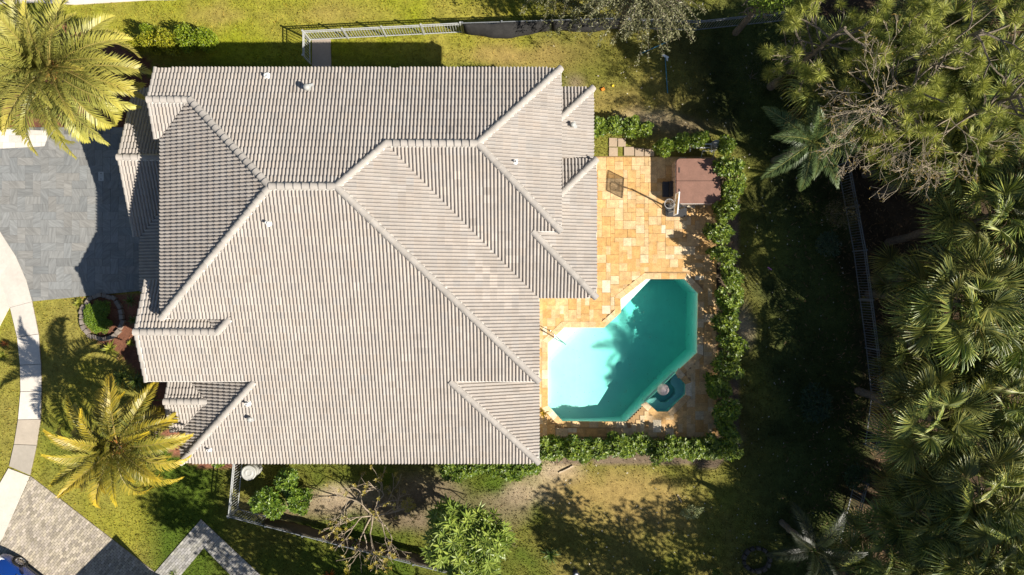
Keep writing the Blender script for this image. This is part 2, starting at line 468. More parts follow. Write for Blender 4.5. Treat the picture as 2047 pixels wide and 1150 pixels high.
# travertine patio
patio = MB()
st = .1
xs = np.arange(PATIO[0][0], PATIO[3][0] + .05, st); ys = np.arange(PATIO[6][1], PATIO[2][1], st)
PX, PY = np.meshgrid(xs, ys)
m = poly_in(PATIO, PX.ravel(), PY.ravel()) & ~poly_in(grow(POOL, .06), PX.ravel(), PY.ravel()) & ~poly_in(grow(SPA, .06), PX.ravel(), PY.ravel())
cx, cy = PX.ravel()[m], PY.ravel()[m]
h = st / 2
V = np.stack([np.stack([cx + a * h, cy + b * h, np.full_like(cx, .035)], 1) for a, b in ((-1, -1), (1, -1), (1, 1), (-1, 1))], 1).reshape(-1, 3)
patio.add(V, np.arange(len(V)).reshape(-1, 4))
patio = patio.build('patio', MT['joint'], kind='structure')
TC = [(.49, .305, .125), (.50, .325, .15), (.49, .30, .12), (.52, .36, .19), (.51, .345, .17), (.47, .275, .10), (.54, .42, .26), (.52, .37, .20)]
def tcol(dull=1.0):
    c = R.choice(TC); g = R.uniform(.93, 1.05)
    if R.random() < .022: c = (.60, .51, .36)
    return tuple(x * g * dull for x in c)
mod = 8.45
nu, nv = int((1434 - 1070) / mod) + 1, int((880 - 315) / mod) + 1
occ = np.zeros((nu, nv), bool)
pav = []
POOLG, SPAG = grow(POOL, .2), grow(SPA, .16)
def blocked(i, j, w, hh):
    us = np.linspace(1068 + i * mod + .5, 1068 + (i + w) * mod - .5, 3 * w + 1); vs = np.linspace(315 + j * mod + .5, 315 + (j + hh) * mod - .5, 3 * hh + 1)
    a, b = np.meshgrid(us, vs)
    x, y = (a.ravel() - 1023.5) * SC, (575 - b.ravel()) * SC
    return (poly_in(POOLG, x, y) | poly_in(SPAG, x, y)).any() or not poly_in(PATIO, x, y).all()
for j in range(nv):
    for i in range(nu):
        if occ[i, j]: continue
        opts = [(3, 2), (2, 3), (2, 2), (2, 1), (1, 2), (2, 2), (2, 1), (1, 2), (2, 2)]
        R.shuffle(opts)
        for w, hh in opts + [(2, 1), (1, 2), (1, 1)]:
            if i + w > nu or j + hh > nv or occ[i:i + w, j:j + hh].any() or blocked(i, j, w, hh): continue
            occ[i:i + w, j:j + hh] = True
            pav.append((w * hh, i, j, w, hh)); break
pav.sort(key=lambda t: -t[0])
rest = MB()
for k, (A, i, j, w, hh) in enumerate(pav):
    u0, v0 = 1068 + i * mod, 315 + j * mod
    pl = pxp([(u0, v0), (u0 + w * mod, v0), (u0 + w * mod, v0 + hh * mod), (u0, v0 + hh * mod)])
    hid = u0 + w * mod < 1085 or (u0 + w * mod < 1180 and v0 < 560)
    if k < 340 and not hid: paver_obj('paver', pl, patio, MT['trav'], .0, .06 + R.uniform(-.003, .004), tcol(), .009)
    else: rest.prism(ccw(pl), 0, .06, tcol())
if rest.n: rest.build('small_pavers', MT['trav'], patio, kind='stuff')
# stepping slabs beside the patio
steps = empty('stepping_slabs', G(1250, 297), kind='structure')
for u0, v0, w, hh in ((1217, 276, 17, 18), (1235, 277, 16, 17), (1217, 295, 18, 18), (1247, 294, 21, 18), (1269, 296, 18, 17), (1288, 298, 20, 15)):
    c = G(u0 + w / 2, v0 + hh / 2) - G(1250, 297)
    MB().box((c.x, c.y, .01), (w * SC - .02, hh * SC - .02, .07), R.uniform(-.03, .03)).build('slab', MT['conc'], steps, color=(.62, .52, .42))

# ------------------------------------------------------------------ swimming pool
pool = empty('swimming_pool', G(1250, 700), label='angular swimming pool with pale plaster floor beside the house', cat='pool')
po = Vector((*G2(1250, 700), 0))
def rel(pl): return [(x - po.x, y - po.y) for x, y in pl]
def basin(poly, zf, name, mat, top=.03, cuts=()):
    bm = bmesh.new()
    vs = [bm.verts.new((x, y, 0)) for x, y in ccw(rel(poly))]
    f = bm.faces.new(vs)
    for cxx in cuts:
        bmesh.ops.bisect_plane(bm, geom=bm.verts[:] + bm.edges[:] + bm.faces[:], plane_co=(cxx - po.x, 0, 0), plane_no=(1, 0, 0))
    for v in bm.verts: v.co.z = zf(v.co.x + po.x)
    be = [e for e in bm.edges if e.is_boundary]
    r = bmesh.ops.extrude_edge_only(bm, edges=be)
    for v in [g for g in r['geom'] if isinstance(g, bmesh.types.BMVert)]: v.co.z = top
    bmesh.ops.recalc_face_normals(bm, faces=bm.faces)
    bmesh.ops.reverse_faces(bm, faces=bm.faces)
    me = bpy.data.meshes.new(name); bm.to_mesh(me); bm.free()
    a = me.color_attributes.new('tint', 'FLOAT_COLOR', 'POINT')
    a.data.foreach_set('color', np.ones(len(me.vertices) * 4, np.float32))
    me.materials.append(mat)
    return ob(name, me, pool)
xa, xb = G2(1130, 0)[0], G2(1385, 0)[0]
def pool_floor(x):
    t = min(1, max(0, (x - xa) / (xb - xa)))
    return -.82 - 1.45 * t * t * (3 - 2 * t)
basin(POOL, pool_floor, 'basin', MT['plaster'], cuts=[G2(u_, 0)[0] for u_ in range(1130, 1390, 12)])
basin(SPA, lambda x: -.95, 'spa_basin', MT['plaster']).color = (.45, .95, .88, 1)
c = po
sb = MB()
for e in ((0, 1), (1, 2), (2, 3), (3, 4)):
    a_, b_ = np.array(rel(SPA)[e[0]]), np.array(rel(SPA)[e[1]])
    cc = np.mean(rel(SPA), 0)
    sb.prism([tuple(a_), tuple(b_), tuple(b_ + (cc - b_) * .5), tuple(a_ + (cc - a_) * .5)], -.94, -.5)
a_, b_ = np.array(rel(SPA)[4]), np.array(rel(SPA)[5]); sb.prism([tuple(a_), tuple(b_), tuple(b_ + (cc - b_) * .5), tuple(a_ + (cc - a_) * .5)], -.94, -.5)
sb.build('spa_bench', MT['plaster'], pool, color=(.5, .85, .82))
for k, (d, z) in enumerate(((14, -.30), (25, -.50), (36, -.70))):
    pl = pxp([(1094, 686), (1127, 654), (1127 + d * 1.3, 654), (1094, 686 + d * 1.3)])
    MB().prism(ccw(rel(pl)), -1.0, z).build('step', MT['plaster'], pool, color=(1.06, 1.06, 1.06))
MB().prism(ccw(rel(pxp([(1240, 624), (1239, 598), (1291, 557), (1304, 557)]))), -1.1, -.30).build('step', MT['plaster'], pool, color=(1.05, 1.05, 1.05))
MB().prism(ccw(rel(pxp([(1094, 686), (1103, 686), (1103, 811), (1094, 811)]))), -1.0, -.68).build('bench', MT['plaster'], pool)
# coping stones along the rims
def coping(poly, skip=()):
    n = len(poly); pc = ccw(poly)
    for i in range(n):
        a_, b_ = np.array(pc[i]), np.array(pc[(i + 1) % n])
        L_ = np.linalg.norm(b_ - a_); d = (b_ - a_) / L_; nn = np.array([d[1], -d[0]])
        mid = (a_ + b_) / 2
        if any(np.linalg.norm(mid - np.array(G2(*s))) < .25 for s in skip): continue
        k = max(1, round(L_ / .41))
        for j in range(k):
            p0, p1 = a_ + d * L_ * j / k, a_ + d * L_ * (j + 1) / k
            e0 = 0.1 if j == 0 else 0; e1 = .1 if j == k - 1 else 0
            wd = .26
            pl = [tuple(p0 - nn * .03), tuple(p1 - nn * .03), tuple(p1 + nn * wd + d * e1), tuple(p0 + nn * wd - d * e0)]
            pl = rel(pl); ce = np.mean(pl, 0)
            MB().prism([tuple(ce + (np.array(q_) - ce) * .985) for q_ in ccw(pl)], -.02, .072 + R.uniform(-.002, .003)).build('coping_stone', MT['trav'], pool, color=tcol(1.05))
coping(POOL, skip=[(1300, 795)])
coping(SPA, skip=[(1321, 775)])
MB().prism(ccw(rel(pxp([(1351, 747), (1291, 805), (1288, 802), (1348, 744)]))), -.9, -.16).build('spa_wall', MT['plaster'], pool, color=(.6, .75, .72))
# water
wm = bpy.data.materials.new('pool_water'); wm.use_nodes = True
t = wm.node_tree; t.nodes.remove(t.nodes['Principled BSDF'])
tb = t.nodes.new('ShaderNodeBsdfTransparent'); gb = t.nodes.new('ShaderNodeBsdfGlossy'); gb.inputs['Roughness'].default_value = .03
fr = t.nodes.new('ShaderNodeFresnel'); fr.inputs[0].default_value = 1.33
mx = t.nodes.new('ShaderNodeMixShader')
nz = t.nodes.new('ShaderNodeTexNoise'); nz.inputs['Scale'].default_value = 5; nz.inputs['Detail'].default_value = 3
bp = t.nodes.new('ShaderNodeBump'); bp.inputs['Strength'].default_value = .3; bp.inputs['Distance'].default_value = .05
t.links.new(nz.outputs[0], bp.inputs['Height']); t.links.new(bp.outputs[0], gb.inputs['Normal']); t.links.new(bp.outputs[0], fr.inputs['Normal'])
ge = t.nodes.new('ShaderNodeNewGeometry'); sub = t.nodes.new('ShaderNodeMath'); sub.operation = 'SUBTRACT'; sub.inputs[0].default_value = 1
mul = t.nodes.new('ShaderNodeMath'); mul.operation = 'MULTIPLY'
t.links.new(ge.outputs['Backfacing'], sub.inputs[1]); t.links.new(sub.outputs[0], mul.inputs[0]); t.links.new(fr.outputs[0], mul.inputs[1])
t.links.new(mul.outputs[0], mx.inputs[0]); t.links.new(tb.outputs[0], mx.inputs[1]); t.links.new(gb.outputs[0], mx.inputs[2])
va = t.nodes.new('ShaderNodeVolumeAbsorption'); va.inputs['Color'].default_value = (.0, .83, .78, 1); va.inputs['Density'].default_value = .47
out = t.nodes['Material Output']
t.links.new(mx.outputs[0], out.inputs['Surface']); t.links.new(va.outputs[0], out.inputs['Volume'])
MB().prism(ccw(grow(POOL, .012)), -2.4, -.10).build('pool_water', wm, kind='structure')
MB().prism(ccw(grow(SPA, -.012)), -1.2, -.095).build('spa_water', wm, kind='structure')

# ------------------------------------------------------------------ the house
PT = .378
HN, HM, HS = 5.08, 4.06, 2.63
def X(u, z): return P(u, 0, z).x
def Y(v, z): return P(0, v, z).y
yN, xW, yS = Y(137, HN), X(323, HN), Y(925, HS)
xA, yC, xB = X(1077, HM), Y(595, HM), X(1121, HN)
xE2, yN2 = X(1191.5, HM), Y(319, HM)
HE1 = 3.75
xE1, yE1 = X(1185.5, HE1), Y(176, HE1)
xE3, xF = X(1077, HS), X(362, HS)
fN = lambda x, y: HN + PT * (yN - y)
fW = lambda x, y: HN + PT * (x - xW)
fD = lambda x, y: HS + PT * (y - yS)
fA = lambda x, y: HM + PT * (xA - x)
fC = lambda x, y: HM + PT * (y - yC)
fB = lambda x, y: HN + PT * (xB - x)
fE2 = lambda x, y: HM + PT * (xE2 - x)
fN2 = lambda x, y: HM + PT * (yN2 - y)
fE1 = lambda x, y: HE1 + PT * (xE1 - x)
fN1 = lambda x, y: HE1 + PT * (yE1 - y)
fE3 = lambda x, y: HS + PT * (xE3 - x)
fF = lambda x, y: HS + PT * (x - xF)
y1 = ((HN + PT * yN) - (HS - PT * yS)) / (2 * PT); z1 = fN(0, y1)
x1w, x1e = xW + (z1 - HN) / PT, xA - (z1 - HM) / PT
y2 = ((HN + PT * yN) - (HM - PT * yC)) / (2 * PT); z2 = fN(0, y2)
x2w, x2e = xA - (z2 - HM) / PT, xB - (z2 - HN) / PT
yWs = yS + (HN - HS) / PT          # main west/south corner on the south slope
yAD = yS + (HM - HS) / PT          # where the south slope reaches the middle eave height
yCB = yC + (HN - HM) / PT
xq = xA - (HN - HM) / PT
x3 = xE3 - (HM - HS) / PT
xF3 = xF + (HM - HS) / PT
xc2 = xE2 - (HN - HM) / PT
# little north-west gable
zg = 5.62; yg = yN - (zg - HN) / PT
xGg = X(297, zg); xh = xW + (zg - HN) / PT; yGs = yg - (zg - HN) / PT
fGs = lambda x, y: zg - PT * (yg - y)
# entry gable on the west end of the south slope
yr = Y(664, 4.85); zr = fD(0, yr); yr = Y(664, zr); zr = fD(0, yr)
xGD = X(271, zr); xr = X(436, zr); xc = xr + (yWs - yr)
yGn = yr + (zr - HM) / PT
fG = lambda x, y: zr - PT * (y - yr)
fQ = lambda x, y: zr + PT * (x - xr)
# garage gable and low west eave
HG = 2.4
zk = 3.64; yk = Y(315, zk); xk = X(238, zk)
yKn = yk + (zk - HG) / PT; yKs = yk - (zk - HG) / PT
xL = X(282, HG); xLe = xW + .6
fKn = lambda x, y: zk - PT * (y - yk)
fKs = lambda x, y: zk - PT * (yk - y)
fL = lambda x, y: HG + PT * (x - xL)
# low south-west gable
zt = 3.16; yt = Y(803, zt); xt = X(331, zt); xte = xF + (zt - HS) / PT
yTs = yt - (zt - HS) / PT; yTn = yt + (zt - HS) / PT
fTn = lambda x, y: zt - PT * (y - yt)
fTs = lambda x, y: zt - PT * (yt - y)
dG = yWs - yr + .3
dE2, dE1 = xE2 - xB + .3, xE1 - xB + .3
UP = dict(N=(0, -1), S=(0, 1), E=(-1, 0), W=(1, 0))     # slope faces that way, tiles climb the other
FACES = [
    ('N', fN, [(xGg, yN), (xGg, yg), (xh, yg), (xW, yN)], yN), ('N', fN, [(xW, yN), (xh, yg), (x1w, y1), (x1e, y1), (x2w, y2), (x2w, yN)], yN),
    ('N', fN, [(x2w, yN), (x2w, y2), (x2e, y2), (xB, yN)], yN),
    ('S', fGs, [(xGg, yg), (xGg, yGs), (xW, yGs), (xh, yg)], yGs),
    ('W', fW, [(xW, yGs), (xW, yWs), (x1w, y1), (xh, yg)], xW),
    ('S', fD, [(xW, yWs), (xq, yWs), (x1e, y1), (x1w, y1)], yS),
    ('S', fD, [(xr, yr), (xA - (zr - HM) / PT, yr), (xq, yWs), (xc, yWs)], yS),
    ('S', fD, [(xGD, yAD), (xA, yAD), (xA - (zr - HM) / PT, yr), (xGD, yr)], yS),
    ('S', fD, [(xF, yS), (xE3, yS), (x3, yAD), (xF3, yAD)], yS),
    ('E', fA, [(x1e, y1), (xA, yAD), (xA, yC), (x2w, y2)], xA),
    ('S', fC, [(x2w, y2), (xA - (HN - HM) / PT, yCB), (xB, yCB), (x2e, y2)], yC),
    ('S', fC, [(xA - (HN - HM) / PT, yCB), (xA, yC), (xE2, yC), (xc2, yCB)], yC),
    ('E', fB, [(x2e, y2), (xB, yCB), (xB, yN)], xB),
    ('E', fE2, [(xc2, yCB), (xE2, yC), (xE2, yCB)], xE2), ('E', fE2, [(xB - .3, yCB), (xE2, yCB), (xE2, yN2), (xB - .3, yN2 - dE2)], xE2),
    ('N', fN2, [(xE2, yN2), (xB - .3, yN2), (xB - .3, yN2 - dE2)], yN2),
    ('E', fE1, [(xB - .3, yN2 + .03), (xE1, yN2 + .03), (xE1, yE1), (xB - .3, yE1 - dE1)], xE1),
    ('N', fN1, [(xE1, yE1), (xB - .3, yE1), (xB - .3, yE1 - dE1)], yE1),
    ('E', fE3, [(x3, yAD), (xE3, yS), (xE3, yAD)], xE3),
    ('W', fF, [(xF, yS), (xF3, yAD), (xF3 - .4, yAD + .3), (xF, yAD + .3)], xF),
    ('N', fG, [(xGD, yr), (xr, yr), (xr - dG, yr + dG), (xGD, yr + dG)], yGn), ('N', fG, [(xGD, yr + dG), (xLe, yr + dG), (xLe, yGn), (xGD, yGn)], yGn),
    ('W', fQ, [(xr, yr), (xr + dG - .15, yr + dG - .15), (xr - dG, yr + dG)], xr - dG),
    ('N', fKn, [(xk, yk), (xLe, yk), (xLe, yKn), (xk, yKn)], yKn),
    ('S', fKs, [(xk, yk), (xLe, yk), (xLe, yKs + (xLe - xL)), (xL, yKs), (xk, yKs)], yKs),
    ('W', fL, [(xL, yKs), (xLe, yKs + (xLe - xL)), (xLe, yGn - .5), (xL, yGn - .5)], xL),
    ('N', fTn, [(xt, yt), (xte, yt), (xF, yTn), (xt, yTn)], yTn), ('S', fTs, [(xt, yt), (xte, yt), (xF, yTs), (xt, yTs)], yTs),
]
house = empty('house', (0, 0, 0), label='large one-storey house under a many-hipped grey-beige tile roof', cat='house')
deck = MB()
for fc, fn, poly, ref in FACES:
    pl = ccw(poly); n = len(pl)
    V = [(x, y, fn(x, y) - .16) for x, y in pl] + [(x, y, fn(x, y) - .012) for x, y in pl]
    deck.add(V, [list(range(n))[::-1], list(range(n, 2 * n))] + [[i, (i + 1) % n, n + (i + 1) % n, n + i] for i in range(n)], (.75, .72, .68))
roof = deck.build('roof', MT['tile'], house)

TW, TE = .288, .315                       # tile cover width (two rolls) and exposure
ct = 1 / math.sqrt(1 + PT * PT)
prof = []
NP = 6
for r in range(2):
    for k in range(NP + 1):
        t = k / NP
        uu = (r + t * .80) * TW / 2
        hh = .064 * (1 - abs(2 * t - 1) ** 2.3) ** .7
        prof.append((uu, hh))
prof.append((TW, 0))
def tile_quads():
    """polygons of a tile in (u, v along slope, h)"""
    Q = []
    lo, hi, back = .052, .006, .02
    for (ua, ha), (ub, hb) in zip(prof[:-1], prof[1:]):
        Q.append([(ua, -.004, ha + lo), (ub, -.004, hb + lo), (ub, TE + back, hb + hi), (ua, TE + back, ha + hi)])
        Q.append([(ua, -.004, max(0, ha - .012)), (ub, -.004, max(0, hb - .012)), (ub, -.004, hb + lo), (ua, -.004, ha + lo)])
    return Q
TQ = tile_quads()
tm = MB()
for qd in TQ: tm.add(qd, [list(range(4))], (1, 1, 1))
tile_mesh = tm.mesh('roof_tile', MT['tile'])
field = MB(); whole = []
def tile_tint(x, y):
    g = R.gauss(1, .036)
    w = R.gauss(0, .01)
    if R.random() < .012: g *= R.choice([.86, 1.12])
    u_, v_ = x / SC / .80 + 1023.5, 575 - y / SC / .80
    for (a, b, r_) in ((985, 520, 55), (940, 480, 30), (1010, 600, 40), (1110, 470, 25)):
        if (u_ - a) ** 2 + (v_ - b) ** 2 < r_ * r_ and R.random() < .25: g *= 1.16
    return (g * (1 + w), g, g * (1 - w))
for fc, fn, poly, ref in FACES:
    pl = ccw(poly); up = Vector((*UP[fc], 0))
    upv = Vector((up.x * ct, up.y * ct, PT * ct))
    eu = Vector((up.y, -up.x, 0)); nn = eu.cross(upv)
    org = Vector((0, ref, 0)) if fc in 'NS' else Vector((ref, 0, 0))
    org.z = fn(org.x, org.y)
    us = [(Vector((x, y, 0)) - org).dot(eu) for x, y in pl]; ws = [(Vector((x, y, 0)) - Vector((org.x, org.y, 0))).dot(up) / ct for x, y in pl]
    j0, j1 = math.floor(min(us) / TW), math.ceil(max(us) / TW)
    k0, k1 = math.floor(min(ws) / TE - .02), math.ceil(max(ws) / TE)
    edges = [(pl[i], pl[(i + 1) % len(pl)]) for i in range(len(pl))]
    def inside(x, y, mg):
        for a, b in edges:
            ex, ey = b[0] - a[0], b[1] - a[1]
            if (ex * (y - a[1]) - ey * (x - a[0])) / math.hypot(ex, ey) < mg: return False
        return True
    for k in range(k0, k1):
        for j in range(j0, j1):
            o = org + eu * (j * TW) + upv * (k * TE)
            cs = [o + eu * a + upv * b for a, b in ((0, 0), (TW, 0), (TW, TE), (0, TE))]
            tint = tile_tint(o.x, o.y)
            if all(inside(c_.x, c_.y, -.012) for c_ in cs):
                whole.append((o.z, o, eu, upv, nn, tint))
                continue
            if min(c_.x for c_ in cs) > max(p[0] for p in pl) or max(c_.x for c_ in cs) < min(p[0] for p in pl): continue
            if min(c_.y for c_ in cs) > max(p[1] for p in pl) or max(c_.y for c_ in cs) < min(p[1] for p in pl): continue
            for qd in TQ:
                pts = [tuple(o + eu * a + upv * b + nn * h_) for a, b, h_ in qd]
                pp = clip_poly(pts, pl)
                if len(pp) > 2: field.add(pp, [list(range(len(pp)))], tint)
whole.sort(key=lambda t: -t[0])
for i, (z, o, eu, upv, nn, tint) in enumerate(whole):
    jit = R.uniform(-.0015, .003)
    if i < 300:
        mw = Matrix(((eu.x, upv.x, nn.x, o.x), (eu.y, upv.y, nn.y, o.y), (eu.z, upv.z, nn.z, o.z + jit), (0, 0, 0, 1)))
        ob('roof_tile', tile_mesh, roof, mw=mw, color=tint)
    else:
        V = [tuple(o + eu * a + upv * b + nn * (h_ + jit)) for qd in TQ for a, b, h_ in qd]
        field.add(V, np.arange(len(V)).reshape(-1, 4), tint)
field.build('tile_field', MT['tile'], roof, kind='stuff')

# ridge and hip caps
CE = .30
def cap_mesh(r, ln, name, rows=9):
    m_ = MB(); V = []
    for s_, (y_, rr, dz) in enumerate(((0, r * 1.14, .028), (ln, r * .93, .0))):
        for k in range(rows):
            a = PI * (k / (rows - 1))
            V.append((math.cos(a) * rr, y_, math.sin(a) * rr * .8 + dz - .02))
    F = [[k, k + 1, rows + k + 1, rows + k] for k in range(rows - 1)]
    m_.add(V, np.array(F))
    V2 = [(math.cos(PI * k / (rows - 1)) * r * f, 0, math.sin(PI * k / (rows - 1)) * r * .8 * f - (0 if f > 1 else .0)) for f in (1.14, .78) for k in range(rows)]
    m_.add(V2, np.array([[k + 1, k, rows + k, rows + k + 1] for k in range(rows - 1)]))
    return m_.mesh(name, MT['cap'])
CAPM = cap_mesh(.130, CE + .03, 'ridge_cap')
RAKEM = cap_mesh(.075, TE + .02, 'rake_cap', 7)
def caps(a, b, mesh_=CAPM, step=CE, name='ridge_cap', lift=.055, bed=True):
    """row of cap tiles from low end a up to b"""
    a, b = Vector(a), Vector(b)
    d = b - a; L_ = d.length; d.normalize()
    sx = d.cross(Vector((0, 0, 1))).normalized(); up = sx.cross(d)
    n = max(1, round(L_ / step))
    for i in range(n):
        p = a + d * (L_ * i / n) + up * lift
        g = R.gauss(1, .04)
        yaw = R.gauss(0, .012)
        s2 = (sx + d * yaw).normalized(); d2 = up.cross(s2)
        mw = Matrix(((s2.x, d2.x, up.x, p.x), (s2.y, d2.y, up.y, p.y), (s2.z, d2.z, up.z, p.z), (0, 0, 0, 1)))
        mw = mw @ Matrix.Diagonal((1, (L_ / n) / step, 1, 1))
        ob(name, mesh_, roof, mw=mw, color=(g, g, g * .99))
    if bed:
        m_ = MB()
        V = []
        for p in (a + d * .05, b):
            for w_, h_ in ((-.15, -.005), (.15, -.005), (.115, .085), (-.115, .085)): V.append(p + sx * w_ + up * h_)
        m_.add(V, [[0, 1, 5, 4], [1, 2, 6, 5], [2, 3, 7, 6], [3, 0, 4, 7], [0, 3, 2, 1], [4, 5, 6, 7]])
        m_.build('mortar_bed', MT['mortar'], roof)
def p3(x, y, f): return (x, y, f(x, y))
caps(p3(xh, yg, fN), p3(x1w, y1, fN)); caps(p3(xW, yWs, fD), p3(x1w, y1, fD))
caps(p3(x1w, y1, fN), p3(x1e, y1, fN)); caps(p3(x2w, y2, fN), p3(x1e, y1, fN)); caps(p3(xA, yAD, fD), p3(x1e, y1, fD))
caps(p3(x2w, y2, fN), p3(x2e, y2, fN)); caps(p3(xB, yN, fN), p3(x2e, y2, fN)); caps(p3(xB, yCB, fC), p3(x2e, y2, fC))
caps(p3(xE2, yC, fC), p3(xc2, yCB, fC)); caps(p3(xE3, yS, fD), p3(x3, yAD, fD)); caps(p3(xF, yS, fD), p3(xF3, yAD, fD))
caps(p3(xGg - .03, yg, fN), p3(xh, yg, fN)); caps(p3(xGD - .05, yr, fD), p3(xr, yr, fD)); caps(p3(xr, yr, fD), p3(xc, yWs, fD))
caps(p3(xE2, yN2, fN2), p3(xB, yN2 - (xE2 - xB), fN2)); caps(p3(xE1, yE1, fN1), p3(xB, yE1 - (xE1 - xB), fN1))
caps(p3(xk - .05, yk, fKn), p3(xLe - .7, yk, fKn)); caps(p3(xt - .05, yt, fTn), p3(xte, yt, fTn))
for (x, ya, yb, f) in ((xGg, yN, yg, fN), (xGg, yGs, yg, fGs), (xGD, yAD, yr, fD), (xGD, yGn, yr, fG), (xk, yKn, yk, fKn), (xk, yKs, yk, fKs), (xt, yTn, yt, fTn), (xt, yTs, yt, fTs)):
    caps(p3(x + .01, ya, f), p3(x + .01, yb, f), RAKEM, TE, 'rake_cap', .045, False)
    m_ = MB(); ca = (ya + yb) / 2
    V = []
    for yy in (ya, yb):
        for dx, dz in ((.1, .03), (.155, .03), (.155, .06), (.1, .06)): V.append((x + dx, yy, f(x, yy) + dz))
    m_.add(V, [[0, 1, 5, 4], [1, 2, 6, 5], [2, 3, 7, 6], [3, 0, 4, 7], [0, 3, 2, 1], [4, 5, 6, 7]])
    m_.build('rake_flashing', MT['mortar'], roof)
# fascia boards under the open eaves
for (xa_, ya_, xb_, yb_, z) in ((xGg, yN, xB, yN, HN), (xB, yN, xB, yCB, HN), (xW, yGs, xW, yWs, HN), (xF, yS, xE3, yS, HS), (xE3, yS, xE3, yAD, HS), (xA, yAD, xA, yC, HM), (xA, yC, xE2, yC, HM),
                                (xE2, yC, xE2, yN2, HM), (xB, yN2, xE2, yN2, HM), (xE1, yE1, xE1, yN2, HE1), (xB, yE1, xE1, yE1, HE1), (xGD, yAD, xF3, yAD, HM), (xW, yWs, xc, yWs, HN), (xc2, yCB, xB, yCB, HN), (x3, yAD, xA, yAD, HM),
                                (xL, yKs, xL, yGn, HG), (xk, yKn, xW, yKn, HG), (xF, yS, xF, yTs, HS), (xGD, yGn, xW, yGn, HM)):
    ln = math.hypot(xb_ - xa_, yb_ - ya_); cxm, cym = (xa_ + xb_) / 2, (ya_ + yb_) / 2
    hor = abs(yb_ - ya_) < 1e-6
    MB().box((0, 0, 0), ((ln - .02, .05, .2) if hor else (.05, ln - .02, .2))).build('fascia', MT['fascia'], house, loc=(cxm, cym, z - .13))
# walls (inset under the eaves)
def wallbox(x0, x1, y0_, y1_, z):
    MB().box(((x0 + x1) / 2, (y0_ + y1_) / 2, z / 2), (x1 - x0, y1_ - y0_, z)).build('wall', MT['stucco'], house)
I = .55
wallbox(xW + I, xA - 2.9, yWs + I, yN - I, HN - .1)
wallbox(xA - 2.88, xB - I, yCB + I, yN - I - .004, HN - .1)
wallbox(xGD + I + .02, xA - I, yAD + I, yWs + I - .02, HM - .14)
wallbox(xA - 2.86, xA - I - .02, yWs + I + .02, yCB + I - .02, HM - .14)
wallbox(xA + .1, xE2 - I, yC + I, yCB + I - .05, HM - .14)
wallbox(xB - I + .02, xE2 - I - .02, yCB + I, yN2 - I, HM - .14)
wallbox(xB - I + .02, xE1 - I, yN2 - I + .02, yE1 - I, HE1 - .14)
wallbox(xF + I, xE3 - I, yS + I, yAD + I - .02, HS - .1)
wallbox(xk + I, xW + I - .02, yKs + I, yKn - I, HG - .1)
wallbox(xL + I, xW + I - .04, yGn + .1, yKs + I - .02, HG - .1)
for (x, yl, yh, z, zz, yp) in ((xGg + I, yGs + .3, yN - .3, HN - .2, zg - .25, yg), (xGD + I, yAD + .3, yGn - .3, HM - .2, zr - .25, yr), (xk + I, yKs + .3, yKn - .3, HG - .2, zk - .25, yk), (xt + I, yTs + .2, yTn - .2, HS - .2, zt - .2, yt)):
    V = []
    for xx in (x - .1, x + .1): V += [(xx, yl, 0), (xx, yh, 0), (xx, yh, z), (xx, yp, zz), (xx, yl, z)]
    MB().add(V, [[0, 1, 2, 3, 4][::-1], [5, 6, 7, 8, 9]] + [[i, (i + 1) % 5, 5 + (i + 1) % 5, 5 + i] for i in range(5)]).build('gable_wall', MT['stucco'], house)
for (x, y, w_, h_, zc, ax) in ((xk + I - .11, yk + .1, 4.8, 2.15, 1.08, 'x'),):
    gd = MB().box((x - .03, y, zc), (.06, w_, h_)).build('garage_door', MT['white'], house)
    for k in range(4): MB().box((x - .07, y, .3 + k * .53), (.02, w_ - .1, .46)).build('panel', MT['white'], gd)
for (x, y, ax, w_, h_, zc) in ((-6, yS + I, 'y', 1.5, 1.2, 1.5), (-2, yS + I, 'y', 1.5, 1.2, 1.5), (xA - I, -2.6, 'x', 2.4, 2.1, 1.15), (xE2 - I, 3.0, 'x', 1.5, 1.2, 1.6), (-4, yN - I, 'y', 1.2, 1.2, 1.8), (-9, yN - I, 'y', 1.2, 1.2, 1.8)):
    d = (.06, w_, h_) if ax == 'x' else (w_, .06, h_)
    wd = MB().box((x, y, zc), d).build('window', MT['white'], house)
    d2 = (.08, w_ - .14, h_ - .14) if ax == 'x' else (w_ - .14, .08, h_ - .14)
    MB().box((x, y, zc), d2).build('pane', MT['glass'], wd)
MB().box((xGD + I + .35, yr + .2, 1.1), (.08, 1.0, 2.15)).build('front_door', MT['wood'], house)
# pipes and hoods on the roof
def on(u, v, f):
    z = 4.5
    for _ in range(8):
        p = P(u, v, z); z = f(p.x, p.y)
    p.z = z
    return p
def pipe_vent(u, v, f, r=.055, h_=.28):
    p = on(u, v, f) + Vector((0, 0, .04))
    o = MB().lathe([(r * 2.4, -.03), (r * 2.3, .02), (r * 1.3, .06), (r, .07), (r, h_), (r * .8, h_), (r * .8, h_ - .1), (0, h_ - .1)], 14).build('vent_pipe', MT['white'], roof, loc=p)
def hood_vent(u, v, f, rz=0, s_=1.0, r=.095):
    p = on(u, v, f) + Vector((0, 0, .05))
    o = MB().box((0, 0, 0), (.42 * s_, .38 * s_, .03)).build('vent_flange', MT['alu'], roof, loc=p, rot=(0, 0, rz))
    MB().lathe([(r, 0), (r, .22), (r * 1.35, .24), (r * 1.4, .30), (r * 1.1, .36), (r * .5, .39), (0, .40)], 16).build('vent_hood', MT['drum'], o, scale=(s_, s_, s_))
pipe_vent(535, 154, fN, .07, .2); hood_vent(618, 179, fN, .2); pipe_vent(1030, 324, fB, .05, .15); hood_vent(1144, 252, fE1, .4, .8)
